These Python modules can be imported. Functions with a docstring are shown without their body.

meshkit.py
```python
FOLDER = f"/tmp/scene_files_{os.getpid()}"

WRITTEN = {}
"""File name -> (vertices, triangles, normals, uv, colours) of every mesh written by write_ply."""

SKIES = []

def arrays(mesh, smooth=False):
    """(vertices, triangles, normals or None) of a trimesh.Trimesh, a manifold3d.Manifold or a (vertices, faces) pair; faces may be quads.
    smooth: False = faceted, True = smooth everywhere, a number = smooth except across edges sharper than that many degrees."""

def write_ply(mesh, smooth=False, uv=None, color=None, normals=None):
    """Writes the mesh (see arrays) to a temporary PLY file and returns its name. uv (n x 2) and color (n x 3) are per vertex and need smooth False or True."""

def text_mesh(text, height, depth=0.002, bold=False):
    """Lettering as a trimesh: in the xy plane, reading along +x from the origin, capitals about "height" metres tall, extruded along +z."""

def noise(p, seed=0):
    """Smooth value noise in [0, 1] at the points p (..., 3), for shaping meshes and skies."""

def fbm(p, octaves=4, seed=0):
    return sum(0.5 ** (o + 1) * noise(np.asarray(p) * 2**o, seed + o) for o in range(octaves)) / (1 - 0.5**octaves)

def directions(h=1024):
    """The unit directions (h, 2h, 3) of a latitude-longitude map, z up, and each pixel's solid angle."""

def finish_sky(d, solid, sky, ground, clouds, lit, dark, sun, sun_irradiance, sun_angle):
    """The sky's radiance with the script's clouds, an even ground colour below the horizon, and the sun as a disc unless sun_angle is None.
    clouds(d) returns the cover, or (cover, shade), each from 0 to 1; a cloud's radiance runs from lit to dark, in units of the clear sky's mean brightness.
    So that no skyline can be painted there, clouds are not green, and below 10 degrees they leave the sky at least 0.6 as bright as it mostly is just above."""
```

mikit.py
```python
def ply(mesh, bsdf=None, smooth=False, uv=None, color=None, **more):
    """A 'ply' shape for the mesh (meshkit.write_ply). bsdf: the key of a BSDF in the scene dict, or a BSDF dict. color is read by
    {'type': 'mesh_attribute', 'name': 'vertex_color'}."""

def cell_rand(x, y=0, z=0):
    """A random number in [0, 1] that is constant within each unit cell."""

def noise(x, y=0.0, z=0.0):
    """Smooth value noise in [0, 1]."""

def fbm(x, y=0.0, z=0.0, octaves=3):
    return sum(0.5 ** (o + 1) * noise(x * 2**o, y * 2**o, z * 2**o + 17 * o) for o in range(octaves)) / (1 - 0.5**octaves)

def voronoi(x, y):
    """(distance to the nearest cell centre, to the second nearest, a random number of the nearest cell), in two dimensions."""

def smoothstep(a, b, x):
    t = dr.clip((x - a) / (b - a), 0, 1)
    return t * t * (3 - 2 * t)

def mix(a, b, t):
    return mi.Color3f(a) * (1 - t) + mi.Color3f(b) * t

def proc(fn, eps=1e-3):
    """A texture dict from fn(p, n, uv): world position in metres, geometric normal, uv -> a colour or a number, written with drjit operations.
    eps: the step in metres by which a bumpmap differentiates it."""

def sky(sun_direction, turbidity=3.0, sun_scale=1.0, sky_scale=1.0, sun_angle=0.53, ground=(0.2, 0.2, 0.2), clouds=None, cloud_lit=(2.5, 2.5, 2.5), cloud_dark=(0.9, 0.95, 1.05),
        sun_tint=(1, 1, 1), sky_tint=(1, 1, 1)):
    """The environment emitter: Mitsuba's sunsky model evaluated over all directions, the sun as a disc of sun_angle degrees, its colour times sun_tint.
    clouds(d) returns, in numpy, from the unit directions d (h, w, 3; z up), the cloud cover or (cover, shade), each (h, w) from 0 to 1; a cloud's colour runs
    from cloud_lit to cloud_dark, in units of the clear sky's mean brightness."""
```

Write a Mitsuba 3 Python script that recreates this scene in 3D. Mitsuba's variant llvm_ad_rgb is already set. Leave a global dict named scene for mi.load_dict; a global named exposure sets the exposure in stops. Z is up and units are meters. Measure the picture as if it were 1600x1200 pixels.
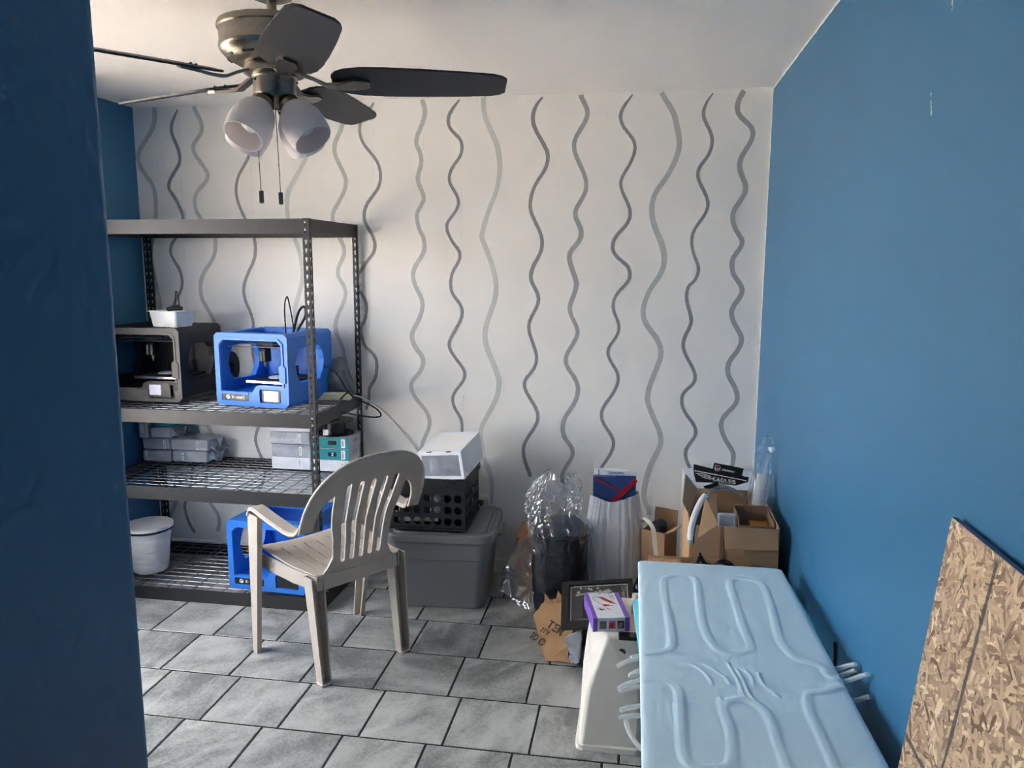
import math, numpy as np, trimesh, manifold3d as m3, shapely, drjit as dr, mitsuba as mi
from shapely.geometry import Polygon, LineString, Point, box as sbox
from shapely import affinity
import mikit, meshkit
T = mi.ScalarTransform4f
rng = np.random.default_rng(7)
scene, labels = {}, {}

# ------------------------------------------------------------------ camera, sky, exposure
EYE = np.array([0.0, 0.0, 1.64])
FW = np.array([-0.16083, 0.97507, -0.15398]); UP = np.array([-0.02762, 0.15125, 0.98811])
scene['camera'] = {'type': 'perspective', 'fov': 66.64, 'fov_axis': 'x', 'near_clip': 0.05, 'far_clip': 200.0,
                   'to_world': T().look_at(origin=EYE.tolist(), target=(EYE + FW).tolist(), up=UP.tolist())}
def cloud_cover(d):
    p = d/np.maximum(d[..., 2:3]+.12, .12)
    c = meshkit.fbm(np.stack([p[..., 0]*.9, p[..., 1]*.9, p[..., 2]*0], -1), 4, 3)
    return np.clip(.55 + 1.1*(c-.35), 0, 1), np.clip(1.6*(c-.45), 0, 1)
scene['sky'] = mikit.sky([0.30, -0.22, 0.93], turbidity=3.2, sun_scale=.8, sky_scale=1.0, sun_angle=0.6, ground=(0.30, 0.29, 0.27), sky_tint=(1.08, 1.0, 0.93),
                         clouds=cloud_cover, cloud_lit=(3.55, 3.5, 3.45), cloud_dark=(2.4, 2.38, 2.36))
exposure = 5.6

ROOM_H, XR, XL, YB = 2.444, 0.574, -2.682, 3.906

# ------------------------------------------------------------------ helpers
def num(name):
    if name not in scene and name not in labels: return name
    k = 1
    while f'{name}_{k:03d}' in scene or f'{name}_{k:03d}' in labels: k += 1
    return f'{name}_{k:03d}'
def thing(name, label, cat, group=None, kind=None):
    key = num(name); labels[key] = {'label': label, 'category': cat}
    if group: labels[key]['group'] = group
    if kind: labels[key]['kind'] = kind
    return key
def add(key, mesh, mat, smooth=False, label=None, parent=None, **kw):
    if parent: key = num(parent + '__' + key)
    scene[key] = mikit.ply(mesh, mat, smooth, **kw)
    if label: labels[key] = {'label': label}
    return key
def structure(key, mesh, mat, label, smooth=False):
    scene[key] = mikit.ply(mesh, mat, smooth); labels[key] = {'label': label, 'kind': 'structure'}
    return key
def tm(m):
    if hasattr(m, 'to_mesh'):
        q = m.to_mesh(); return trimesh.Trimesh(np.array(q.vert_properties)[:, :3], np.array(q.tri_verts), process=False)
    return m
def cat(*ms):
    return trimesh.util.concatenate([tm(m) for m in ms])
def cbox(x0, x1, y0, y1, z0, z1, c=0.0015):
    c = min(c, (x1-x0)*.45, (y1-y0)*.45, (z1-z0)*.45)
    P = []
    for sx, X in ((1, x0), (-1, x1)):
        for sy, Yv in ((1, y0), (-1, y1)):
            for sz, Zv in ((1, z0), (-1, z1)):
                P += [(X, Yv+sy*c, Zv+sz*c), (X+sx*c, Yv, Zv+sz*c), (X+sx*c, Yv+sy*c, Zv)]
    return trimesh.convex.convex_hull(np.array(P))
def hull(P):
    return trimesh.convex.convex_hull(np.asarray(P, float))
def rhull(pts, r, n=2):
    s = trimesh.creation.icosphere(subdivisions=n).vertices
    rr = np.broadcast_to(r, (len(pts),))
    return hull(np.vstack([np.asarray(p, float) + s*q for p, q in zip(pts, rr)]))
def frame_m(o, ux, uy, uz):
    M = np.eye(4); M[:3, 0], M[:3, 1], M[:3, 2], M[:3, 3] = ux, uy, uz, o; return M
def put(mesh, M):
    mesh = tm(mesh).copy(); mesh.apply_transform(M); return mesh
def rotz(a, o=(0, 0, 0)):
    c, s = math.cos(a), math.sin(a); return frame_m(o, (c, s, 0), (-s, c, 0), (0, 0, 1))
def lathe(prof, n=40, cap=False):
    prof = np.asarray(prof, float); a = np.arange(n)*2*np.pi/n
    V = np.stack([prof[:, None, 0]*np.cos(a), prof[:, None, 0]*np.sin(a), np.repeat(prof[:, 1:2], n, 1)], -1).reshape(-1, 3)
    F = []
    for i in range(len(prof)-1):
        for j in range(n):
            p, q, r, s = i*n+j, i*n+(j+1) % n, (i+1)*n+(j+1) % n, (i+1)*n+j
            F += [(p, q, r), (p, r, s)]
    return trimesh.Trimesh(V, F, process=False)
def spline(P, n=60):
    P = np.asarray(P, float)
    from scipy.interpolate import CubicSpline
    d = np.r_[0, np.cumsum(np.maximum(np.linalg.norm(np.diff(P, axis=0), axis=1), 1e-6)**.5)]
    return CubicSpline(d, P)(np.linspace(0, d[-1], n))
def tube(P, r, n=8):
    P = np.asarray(P, float); r = np.broadcast_to(r, (len(P),)); t = np.gradient(P, axis=0)
    t /= np.maximum(np.linalg.norm(t, axis=1, keepdims=True), 1e-9)
    u = np.cross(t[0], [0, 0, 1.0] if abs(t[0][2]) < .9 else [1.0, 0, 0]); u /= np.linalg.norm(u)
    V = []; a = np.arange(n)*2*np.pi/n
    for i in range(len(P)):
        u = u - t[i]*(u@t[i]); u /= np.linalg.norm(u); w = np.cross(t[i], u)
        V.append(P[i] + r[i]*(np.cos(a)[:, None]*u + np.sin(a)[:, None]*w))
    V = np.vstack(V + [P[:1], P[-1:]]); F = []
    for i in range(len(P)-1):
        for j in range(n):
            p, q, s, v = i*n+j, i*n+(j+1) % n, (i+1)*n+(j+1) % n, (i+1)*n+j
            F += [(p, q, s), (p, s, v)]
    m = len(P)*n
    for j in range(n):
        F += [(m, (j+1) % n, j), (m+1, (len(P)-1)*n+j, (len(P)-1)*n+(j+1) % n)]
    return trimesh.Trimesh(V, F, process=False)
def rod(a, b, r, n=8): return tube([a, b], r, n)
def prism(poly, h, z0=0.0):
    g = [q for q in getattr(poly, 'geoms', [poly]) if q.area > 1e-9]
    m = trimesh.util.concatenate([trimesh.creation.extrude_polygon(q, h, engine='earcut') for q in g])
    m.apply_translation([0, 0, z0]); return m
def rrect(x0, x1, y0, y1, r): return sbox(x0+r, y0+r, x1-r, y1-r).buffer(r, quad_segs=5)
def sheet(G, t=0.001):
    """closed thin sheet from a grid of points (nu, nv, 3)"""
    G = np.asarray(G, float); nu, nv = G.shape[:2]
    N = np.cross(np.gradient(G, axis=0), np.gradient(G, axis=1)); N /= np.maximum(np.linalg.norm(N, axis=2, keepdims=True), 1e-12)
    V = np.vstack([(G+N*t/2).reshape(-1, 3), (G-N*t/2).reshape(-1, 3)]); F = []; m = nu*nv
    I = np.arange(m).reshape(nu, nv)
    a, b, c, d = I[:-1, :-1].ravel(), I[1:, :-1].ravel(), I[1:, 1:].ravel(), I[:-1, 1:].ravel()
    F = np.vstack([np.c_[a, b, c], np.c_[a, c, d], np.c_[a+m, c+m, b+m], np.c_[a+m, d+m, c+m]])
    loop = np.r_[I[0, :], I[1:, -1], I[-1, -2::-1], I[-2:0, 0][::1]]
    nx = np.roll(loop, -1)
    F = np.vstack([F, np.c_[loop, nx, nx+m][:, ::1], np.c_[loop, nx+m, loop+m]])
    return trimesh.Trimesh(V, F, process=False)
def gridmesh(G):
    G = np.asarray(G, float); nu, nv = G.shape[:2]; I = np.arange(nu*nv).reshape(nu, nv)
    a, b, c, d = I[:-1, :-1].ravel(), I[1:, :-1].ravel(), I[1:, 1:].ravel(), I[:-1, 1:].ravel()
    return trimesh.Trimesh(G.reshape(-1, 3), np.vstack([np.c_[a, b, c], np.c_[a, c, d]]), process=False)
def ridged(P, f, seed=0):
    return 1 - np.abs(2*meshkit.noise(np.asarray(P)*f, seed) - 1)
def crumple(mesh, amp, f, seed=0, along=None):
    mesh = tm(mesh).copy(); P = np.array(mesh.vertices)
    d = np.stack([ridged(P, f, seed+k) + .5*ridged(P, f*2.3, seed+7+k) for k in range(3)], 1) - 1.0
    mesh.vertices = P + amp*d; return mesh
def dense(mesh, s):
    v, f = trimesh.remesh.subdivide_to_size(tm(mesh).vertices, tm(mesh).faces, s, max_iter=12)
    m = trimesh.Trimesh(v, f); m.merge_vertices(); return m
def text_on(txt, h, o, ux, uy, depth=0.0008, bold=True):
    ux, uy = np.asarray(ux, float), np.asarray(uy, float); ux = ux/np.linalg.norm(ux); uy = uy/np.linalg.norm(uy)
    return put(meshkit.text_mesh(txt, h, depth, bold), frame_m(o, ux, uy, np.cross(ux, uy)))
def card(o, ux, uy, x0, x1, y0, y1, t=0.0008):
    """thin raised plate on a plane with origin o and axes ux, uy"""
    ux, uy = np.asarray(ux, float), np.asarray(uy, float); ux = ux/np.linalg.norm(ux); uy = uy/np.linalg.norm(uy)
    return put(trimesh.creation.box(bounds=[[x0, y0, 0], [x1, y1, t]]), frame_m(o, ux, uy, np.cross(ux, uy)))

# ------------------------------------------------------------------ materials
def srgb(r, g, b):
    return [((c/255+.055)/1.055)**2.4 if c > 10 else c/255/12.92 for c in (r, g, b)]
def mat(key, col, rough=.5, metal=0.0, spec=.5, two=True, **kw):
    d = {'type': 'principled', 'base_color': col if isinstance(col, dict) else {'type': 'rgb', 'value': srgb(*col)}, 'roughness': rough, 'metallic': metal, 'specular': spec, **kw}
    scene[key] = {'type': 'twosided', 'b': d} if two else d
def bumped(key, col, rough, fn, scale, spec=.5, eps=1e-3, **kw):
    d = {'type': 'principled', 'base_color': col if isinstance(col, dict) else {'type': 'rgb', 'value': srgb(*col)}, 'roughness': rough, 'specular': spec, **kw}
    scene[key] = {'type': 'twosided', 'b': {'type': 'bumpmap', 'arbitrary': mikit.proc(fn, eps), 'scale': scale, 'b': d}}
N, FB, SS, MX = mikit.noise, mikit.fbm, mikit.smoothstep, mikit.mix

def peel(p, n, uv):
    return FB(p.x*85, p.y*85, p.z*85, octaves=3)
def wall_white_c(p, n, uv):
    v = FB(p.x*3, p.y*3, p.z*3)
    return MX(srgb(232, 230, 225), srgb(238, 236, 231), v)
bumped('wall_white_paint', mikit.proc(wall_white_c), .55, peel, .0034)
bumped('ceiling_paint', (226, 222, 216), .7, peel, .0018)
def blue_c(p, n, uv):
    v = FB(p.x*2.2, p.y*2.2, p.z*2.2)
    c = MX(srgb(48, 105, 143), srgb(51, 109, 147), v)
    # paint scuffs on the right wall and the white cut-in line of the ceiling and back wall paint
    a = dr.abs(p.y - 1.775 - .014*N(p.z*60, 3.0) - (p.z-1.96)*.12)
    s = SS(.006, .002, a)*SS(1.934, 1.940, p.z)*SS(1.99, 1.982, p.z)*SS(.35, .55, N(p.y*300, p.z*220))
    b = dr.abs(p.y - 1.702 - .010*N(p.z*60, 9.0) - (p.z-2.13)*.2)
    s = dr.maximum(s, SS(.005, .002, b)*SS(2.112, 2.118, p.z)*SS(2.15, 2.144, p.z)*SS(.4, .6, N(p.y*300, p.z*220)))
    edge = dr.maximum(SS(ROOM_H-.010, ROOM_H-.006, p.z + .003*N(p.y*30, 5.0)), SS(YB-.010, YB-.006, p.y + .003*N(p.z*30, 8.0)))
    s = dr.maximum(s*.55, dr.select(p.x > .5, edge, 0.0))
    return MX(c, srgb(220, 222, 220), s)
bumped('wall_blue_paint', mikit.proc(blue_c), .42, peel, .0030)
def brushed(lo, hi, f):
    def fn(p, n, uv):
        v = FB(p.x*f, p.y*f, p.z*f*3, octaves=2)
        return MX(srgb(*lo), srgb(*hi), v)
    return mikit.proc(fn)
mat('stripe_dark', brushed((132, 133, 136), (146, 147, 149), 40), .5)
mat('stripe_mid', brushed((154, 156, 157), (166, 168, 168), 40), .5)
mat('stripe_light', brushed((176, 178, 176), (188, 190, 187), 40), .5)
mat('stripe_pale', brushed((192, 194, 190), (203, 204, 200), 40), .5)
mat('trim_white', (226, 226, 222), .45)
mat('grout_black', (24, 25, 27), .8)

TW, TD, TY0 = .3015, .3034, 3.597
def tile_c(k):
    def fn(p, n, uv):
        iy = dr.floor((TY0-p.y)/TD)
        off = dr.select(iy - 2*dr.floor(iy/2) > .5, -2.142, -2.197)
        ix = dr.floor((p.x - off)/TW)
        lx, ly = p.x - off - (ix+.5)*TW, TY0 - p.y - (iy+.5)*TD          # place within the tile
        r1, r2, r3 = mikit.cell_rand(iy, ix, k), mikit.cell_rand(ix, iy, k+9), mikit.cell_rand(ix, iy, 31)
        ang = .55 + 1.9*(r1-.40)
        c_, s_ = dr.cos(ang), dr.sin(ang)
        u, w = lx*c_ - ly*s_, -ly*c_ - lx*s_
        o = r2*37.0
        wv = FB(u*6+o, w*15+o, 1.0+k, octaves=4)
        cl = FB(lx*9+o, ly*9, 4.0, octaves=3)
        g = FB(p.x*130, p.y*130, 2.0, octaves=2)
        v = .50*wv + .30*cl + .20*g + .22*(r3-.5)
        c = MX(srgb(110, 113, 112), srgb(172, 174, 171), SS(.22, .78, v))
        vein = dr.abs(w - .16*(r2-.5) - .05*(FB(u*9+o, 3.0)-.5) - .5*u*(r3-.5))
        streak = SS(.60, .85, FB(u*5+o, w*20-o, 7.0, octaves=4))
        m = dr.maximum(SS(.0022, .0006, vein)*SS(.45, .55, r1)*.5*SS(.3, .6, N(u*30+o, 1.0)), streak*.34)
        return MX(c, srgb(196, 198, 195), m)
    return mikit.proc(fn)
def slate_bump(p, n, uv): return FB(p.x*30, p.y*70, 1.0, octaves=4)
for k in range(3): bumped(f'tile_slate_{k}', tile_c(k), .36, slate_bump, .0012, spec=.55)

mat('shelf_steel', brushed((40, 40, 42), (47, 47, 49), 90), .45, .2)
mat('wire_steel', (120, 120, 122), .3, .9)
mat('rivet_steel', (190, 190, 190), .3, .9)
mat('nickel', brushed((122, 116, 107), (146, 139, 129), 160), .34, 1.0)
mat('nickel_dark', (60, 57, 53), .4, .9)
mat('blade_top', (32, 35, 40), .5)
scene['frosted_glass'] = {'type': 'principledthin', 'base_color': {'type': 'rgb', 'value': srgb(236, 231, 231)}, 'roughness': .35, 'diff_trans': .4, 'spec_trans': 0.0}
mat('bulb_glass', (235, 230, 226), .12, 0, .6)
mat('chain_metal', (96, 92, 86), .35, .9)
def plast(key, col, rough=.38, amp=.0002, f=400, **kw):
    bumped(key, col, rough, lambda p, n, uv: N(p.x*f, p.y*f, p.z*f), amp, **kw)
plast('printer_blue', (44, 118, 212), .42)
plast('printer_black', (24, 25, 28), .5)
mat('printer_black_front', brushed((78, 76, 74), (85, 83, 80), 200), .5, .05)
mat('black_gloss', (12, 13, 15), .35)
mat('black_matte', (22, 23, 25), .6)
mat('rod_chrome', (205, 205, 205), .15, 1.0)
mat('brass_nickel', (205, 190, 160), .25, 1.0)
mat('screen_grey', brushed((196, 200, 206), (214, 218, 222), 60), .15)
mat('screen_lilac', (205, 206, 228), .2)
mat('lettering_white', (240, 240, 240), .5)
mat('lettering_grey', (150, 152, 154), .5)
mat('lettering_dark', (62, 50, 40), .7)
mat('chair_plastic', brushed((170, 160, 150), (176, 166, 156), 60), .42)
plast('tote_grey', (112, 114, 115), .45)
plast('crate_black', (22, 25, 29), .42)
mat('drawer_white', (226, 230, 236), .35)
scene['drawer_milky'] = {'type': 'principledthin', 'base_color': {'type': 'rgb', 'value': srgb(205, 210, 224)}, 'roughness': .25, 'diff_trans': .9}
scene['drawer_sheet'] = {'type': 'thindielectric'}
scene['drawer_clear'] = {'type': 'blendbsdf', 'weight': .55, 'a': {'type': 'ref', 'id': 'drawer_sheet'}, 'b': {'type': 'ref', 'id': 'drawer_milky'}}
mat('white_plastic', (228, 228, 226), .38)
mat('tub_plastic', brushed((226, 228, 228), (236, 238, 238), 40), .35)
mat('cream_plastic', (206, 202, 178), .45)
mat('cable_black', (18, 18, 20), .5)
mat('cable_white', (188, 186, 180), .5)
def foil_c(p, n, uv):
    v = FB(p.x*30, p.y*30, p.z*30)
    return MX(srgb(150, 156, 166), srgb(178, 183, 191), v)
def foil_b(p, n, uv): return FB(p.x*38, p.y*38, p.z*38, octaves=3)
bumped('vacuum_bag', mikit.proc(foil_c), .28, foil_b, .006, spec=.6)
bumped('poly_bag', (78, 90, 99), .4, foil_b, .008, spec=.6)
mat('box_white', brushed((214, 217, 222), (228, 230, 233), 30), .5)
mat('box_teal', (20, 136, 148), .45)
mat('box_grey_side', (186, 188, 194), .5)
def kraft(lo, hi):
    def fn(p, n, uv):
        v = FB(p.x*14, p.y*14, p.z*14); g = N(p.x*320, p.y*320, p.z*320)
        return MX(srgb(*lo), srgb(*hi), .7*v + .3*g)
    return mikit.proc(fn)
bumped('cardboard', kraft((168, 132, 98), (190, 154, 118)), .75, lambda p, n, uv: N(p.x*160, p.y*160, p.z*4), .0006)
bumped('cardboard_dark', kraft((118, 94, 72), (136, 110, 84)), .8, lambda p, n, uv: N(p.x*160, p.y*160, p.z*4), .0006)
bumped('cardboard_brown', kraft((148, 100, 58), (164, 114, 70)), .8, lambda p, n, uv: N(p.x*120, p.y*120, p.z*6), .0006)
bumped('paper_kraft', kraft((176, 134, 94), (196, 154, 112)), .8, foil_b, .004)
def duffel_c(p, n, uv):
    return MX(srgb(12, 15, 23), srgb(20, 25, 36), FB(p.x*20, p.y*20, p.z*20))
bumped('navy_cloth', mikit.proc(duffel_c), .55, foil_b, .006, spec=.25)
bumped('black_film', (20, 22, 28), .2, foil_b, .01, spec=.7)
bumped('bag_white_film', (206, 210, 215), .4, lambda p, n, uv: FB(p.x*60, p.y*60, p.z*14), .004)
scene['film_white'] = {'type': 'principledthin', 'base_color': {'type': 'rgb', 'value': srgb(232, 234, 238)}, 'roughness': .2, 'diff_trans': .8}
scene['film_thin'] = {'type': 'thindielectric', 'int_ior': 1.38}
scene['film_shiny'] = {'type': 'thindielectric', 'int_ior': 1.62}
scene['film_pale'] = {'type': 'blendbsdf', 'weight': .075, 'a': {'type': 'ref', 'id': 'film_shiny'}, 'b': {'type': 'ref', 'id': 'film_white'}}
scene['film_clear'] = {'type': 'blendbsdf', 'weight': .014, 'a': {'type': 'ref', 'id': 'film_thin'}, 'b': {'type': 'ref', 'id': 'film_white'}}
mat('blue_box', (34, 62, 118), .5)
mat('red_ribbon', (150, 28, 40), .4)
mat('strap_cream', (222, 218, 206), .7)
mat('frame_black', (26, 27, 29), .35)
mat('mat_grey', brushed((52, 55, 58), (66, 69, 72), 30), .25)
mat('mat_line', (206, 202, 188), .5)
mat('photo_pale', (176, 172, 160), .5)
mat('purple_card', (126, 92, 186), .45)
mat('box_face', (226, 228, 234), .45)
mat('print_red', (170, 40, 52), .45)
mat('print_dark', (52, 54, 60), .5)
mat('print_grey', (150, 154, 160), .5)
mat('print_pink', (200, 120, 150), .5)
mat('print_blue', (70, 100, 150), .5)
mat('print_olive', (120, 120, 70), .5)
plast('housing_white', (226, 222, 212), .35)
def foam_b(p, n, uv): return FB(p.x*180, p.y*180, p.z*180, octaves=2)
bumped('foam_blue', brushed((200, 229, 243), (206, 233, 246), 20), .6, foam_b, .0008)
bumped('foam_cyan', (112, 196, 214), .6, foam_b, .0008)
scene['tube_milky'] = {'type': 'principledthin', 'base_color': {'type': 'rgb', 'value': srgb(238, 242, 244)}, 'roughness': .12, 'diff_trans': .8}
scene['tube_clear'] = {'type': 'blendbsdf', 'weight': .5, 'a': {'type': 'ref', 'id': 'film_thin'}, 'b': {'type': 'ref', 'id': 'tube_milky'}}
mat('tape_silver', (190, 194, 198), .3, .6)
mat('orange_card', (196, 122, 56), .6)
mat('pane_frame', (230, 230, 228), .4)
scene['window_glass'] = {'type': 'thindielectric'}
mat('patio_concrete', (166, 161, 154), .9)
mat('fence_wood', (150, 128, 104), .8)
def osb_c(p, n, uv):
    c = mi.Color3f(srgb(170, 140, 106)); top = mi.Float(0)
    for k, (ang, fu, fw) in enumerate(((.5, 30, 140), (1.9, 26, 120), (2.75, 36, 150), (1.15, 22, 100), (-.35, 28, 115))):
        wy, wz = p.y + .012*FB(p.y*9, p.z*9, k*3.0), p.z + .012*FB(p.z*9, p.y*9, k*5.0)
        u, w = wy*math.cos(ang) + wz*math.sin(ang), wz*math.cos(ang) - wy*math.sin(ang)
        d1, d2, r = mikit.voronoi(u*fu + 11*k, w*fw + 5*k)
        h = mikit.cell_rand(dr.floor(r*9973), k)
        on = (h > top) & (d1 < .62)
        tone = MX(srgb(134, 106, 86), srgb(202, 178, 146), mikit.cell_rand(dr.floor(r*7919), k+3.0))
        tone = MX(tone, srgb(216, 196, 164), SS(.88, .95, r))
        tone = MX(tone, srgb(116, 88, 70), SS(.08, .03, r))
        fibre = N(u*40, w*900)
        tone = tone*(.88 + .22*fibre)
        edge = SS(.0, .12, d2-d1)
        c = dr.select(on, tone*(.84 + .16*edge), c); top = dr.select(on, h, top)
    # marker pen lines drawn across the sheet
    l1 = dr.abs(p.y - 1.254 - (1.193-p.z)*.065)
    l2 = dr.abs(p.z - .770 - (p.y-1.40)*.03)
    m = dr.maximum(SS(.0080, .0055, l1 + .003*N(p.z*60, 2.0))*SS(1.195, 1.18, p.z), SS(.0070, .0050, l2 + .002*N(p.y*60, 2.0)))
    return MX(c, srgb(58, 58, 62), m*.85)
def osb_b(p, n, uv): return FB(p.y*90, p.z*90, 1.0, octaves=3)
bumped('osb_face', mikit.proc(osb_c), .7, osb_b, .002)
mat('osb_edge', (78, 96, 130), .6)

# ------------------------------------------------------------------ room shell
def box_m(x0, x1, y0, y1, z0, z1): return trimesh.creation.box(bounds=[[x0, y0, z0], [x1, y1, z1]])
structure('ceiling', box_m(-2.9, .9, -2.6, 4.1, ROOM_H, ROOM_H+.12), 'ceiling_paint', 'white textured ceiling above the fan')
structure('wall_back', box_m(-2.9, .9, YB, YB+.14, -.1, ROOM_H+.1), 'wall_white_paint', 'white textured back wall painted with vertical grey wavy lines')
structure('wall_right', box_m(XR, XR+.14, -2.6, YB, -.1, ROOM_H+.1), 'wall_blue_paint', 'blue painted wall on the right behind the foam board and chipboard')
# left wall with the window opening (outside the frame; its light comes in here)
WY0, WY1, WZ0, WZ1 = 1.35, 2.95, .45, 2.12
prof = sbox(.4, -.1, YB, ROOM_H+.1).difference(sbox(WY0, WZ0, WY1, WZ1))
lw = put(prism(prof, .14), frame_m((XL, 0, 0), (0, 1, 0), (0, 0, 1), (1, 0, 0))); lw.apply_translation([-.14, 0, 0])
structure('wall_left', lw, 'wall_blue_paint', 'blue painted left wall beside the steel shelf')
# the near partition: one L-shaped wall whose rounded end closes the hallway that the camera stands in
PX, PY = -.5, .69
L = Polygon([(-2.9, PY), (PX, PY), (PX, -2.6), (PX-.13, -2.6), (PX-.13, PY-.13), (-2.9, PY-.13)])
L = L.buffer(-.018, join_style=2).buffer(.018, quad_segs=6)
structure('wall_partition', prism(L, ROOM_H+.1, -.05), 'wall_blue_paint', 'dark blue near wall with a rounded corner, in shade at the left edge', 50)
structure('wall_hall', box_m(-.7, .8, -2.6, -2.48, -.1, ROOM_H+.1), 'wall_white_paint', 'white end wall of the hallway')
structure('baseboard_back', cat(cbox(XL, XR, YB-.014, YB, 0, .075, .003)), 'trim_white', 'low white baseboard along the striped wall')
# window in the left wall
structure('window_1', cat(cbox(XL-.13, XL-.07, WY0, WY1, WZ0, WZ0+.05), cbox(XL-.13, XL-.07, WY0, WY1, WZ1-.05, WZ1), cbox(XL-.13, XL-.07, WY0, WY0+.05, WZ0, WZ1),
          cbox(XL-.13, XL-.07, WY1-.05, WY1, WZ0, WZ1), cbox(XL-.12, XL-.08, (WY0+WY1)/2-.02, (WY0+WY1)/2+.02, WZ0, WZ1)), 'pane_frame', 'white window frame in the left wall')
scene['window_1__pane'] = mikit.ply(gridmesh(np.array([[[XL-.1, y, z] for z in (WZ0+.04, WZ1-.04)] for y in (WY0+.04, WY1-.04)])), 'window_glass')
structure('ground_patio', box_m(-40, XL-.14, -30, 30, -.32, -.12), 'patio_concrete', 'pale concrete patio outside the window')

# floor: a grout bed with every tile on it
structure('floor', box_m(-2.9, .9, -2.6, 4.1, -.12, -.0025), 'grout_black', 'grey slate-look tile floor with black grout lines')
TILE = {}
def tile_mesh(w, d):
    key = (round(w, 3), round(d, 3))
    if key not in TILE:
        TILE[key] = hull([(sx*(w/2-i), sy*(d/2-i), z) for sx in (-1, 1) for sy in (-1, 1) for i, z in ((0, -.008), (0, -.0018), (.0018, 0))])
    return TILE[key]
tcache = {}
G = .0040
for iy in range(-2, 21):
    y1, y0 = TY0 - iy*TD - G, TY0 - (iy+1)*TD + G
    y1, y0 = min(y1, YB-.002), max(y0, -2.4)
    if y1-y0 < .04: continue
    off = -2.142 + (.0 if iy % 2 == 1 else -.055)
    xl = XL if y1 > PY else PX
    for ix in range(-3, 12):
        a, b = off + ix*TW + G, off + (ix+1)*TW - G
        a, b = max(a, xl+.002), min(b, XR-.002)
        if b-a < .03: continue
        k = int(rng.integers(3)); ck = (round(b-a, 3), round(y1-y0, 3), k)
        if ck not in tcache: tcache[ck] = mikit.ply(tile_mesh(b-a, y1-y0), f'tile_slate_{k}')
        scene[num('floor__tile')] = {**tcache[ck], 'to_world': T().translate([(a+b)/2, (y0+y1)/2, float(rng.uniform(-.0006, 0))])}

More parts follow.
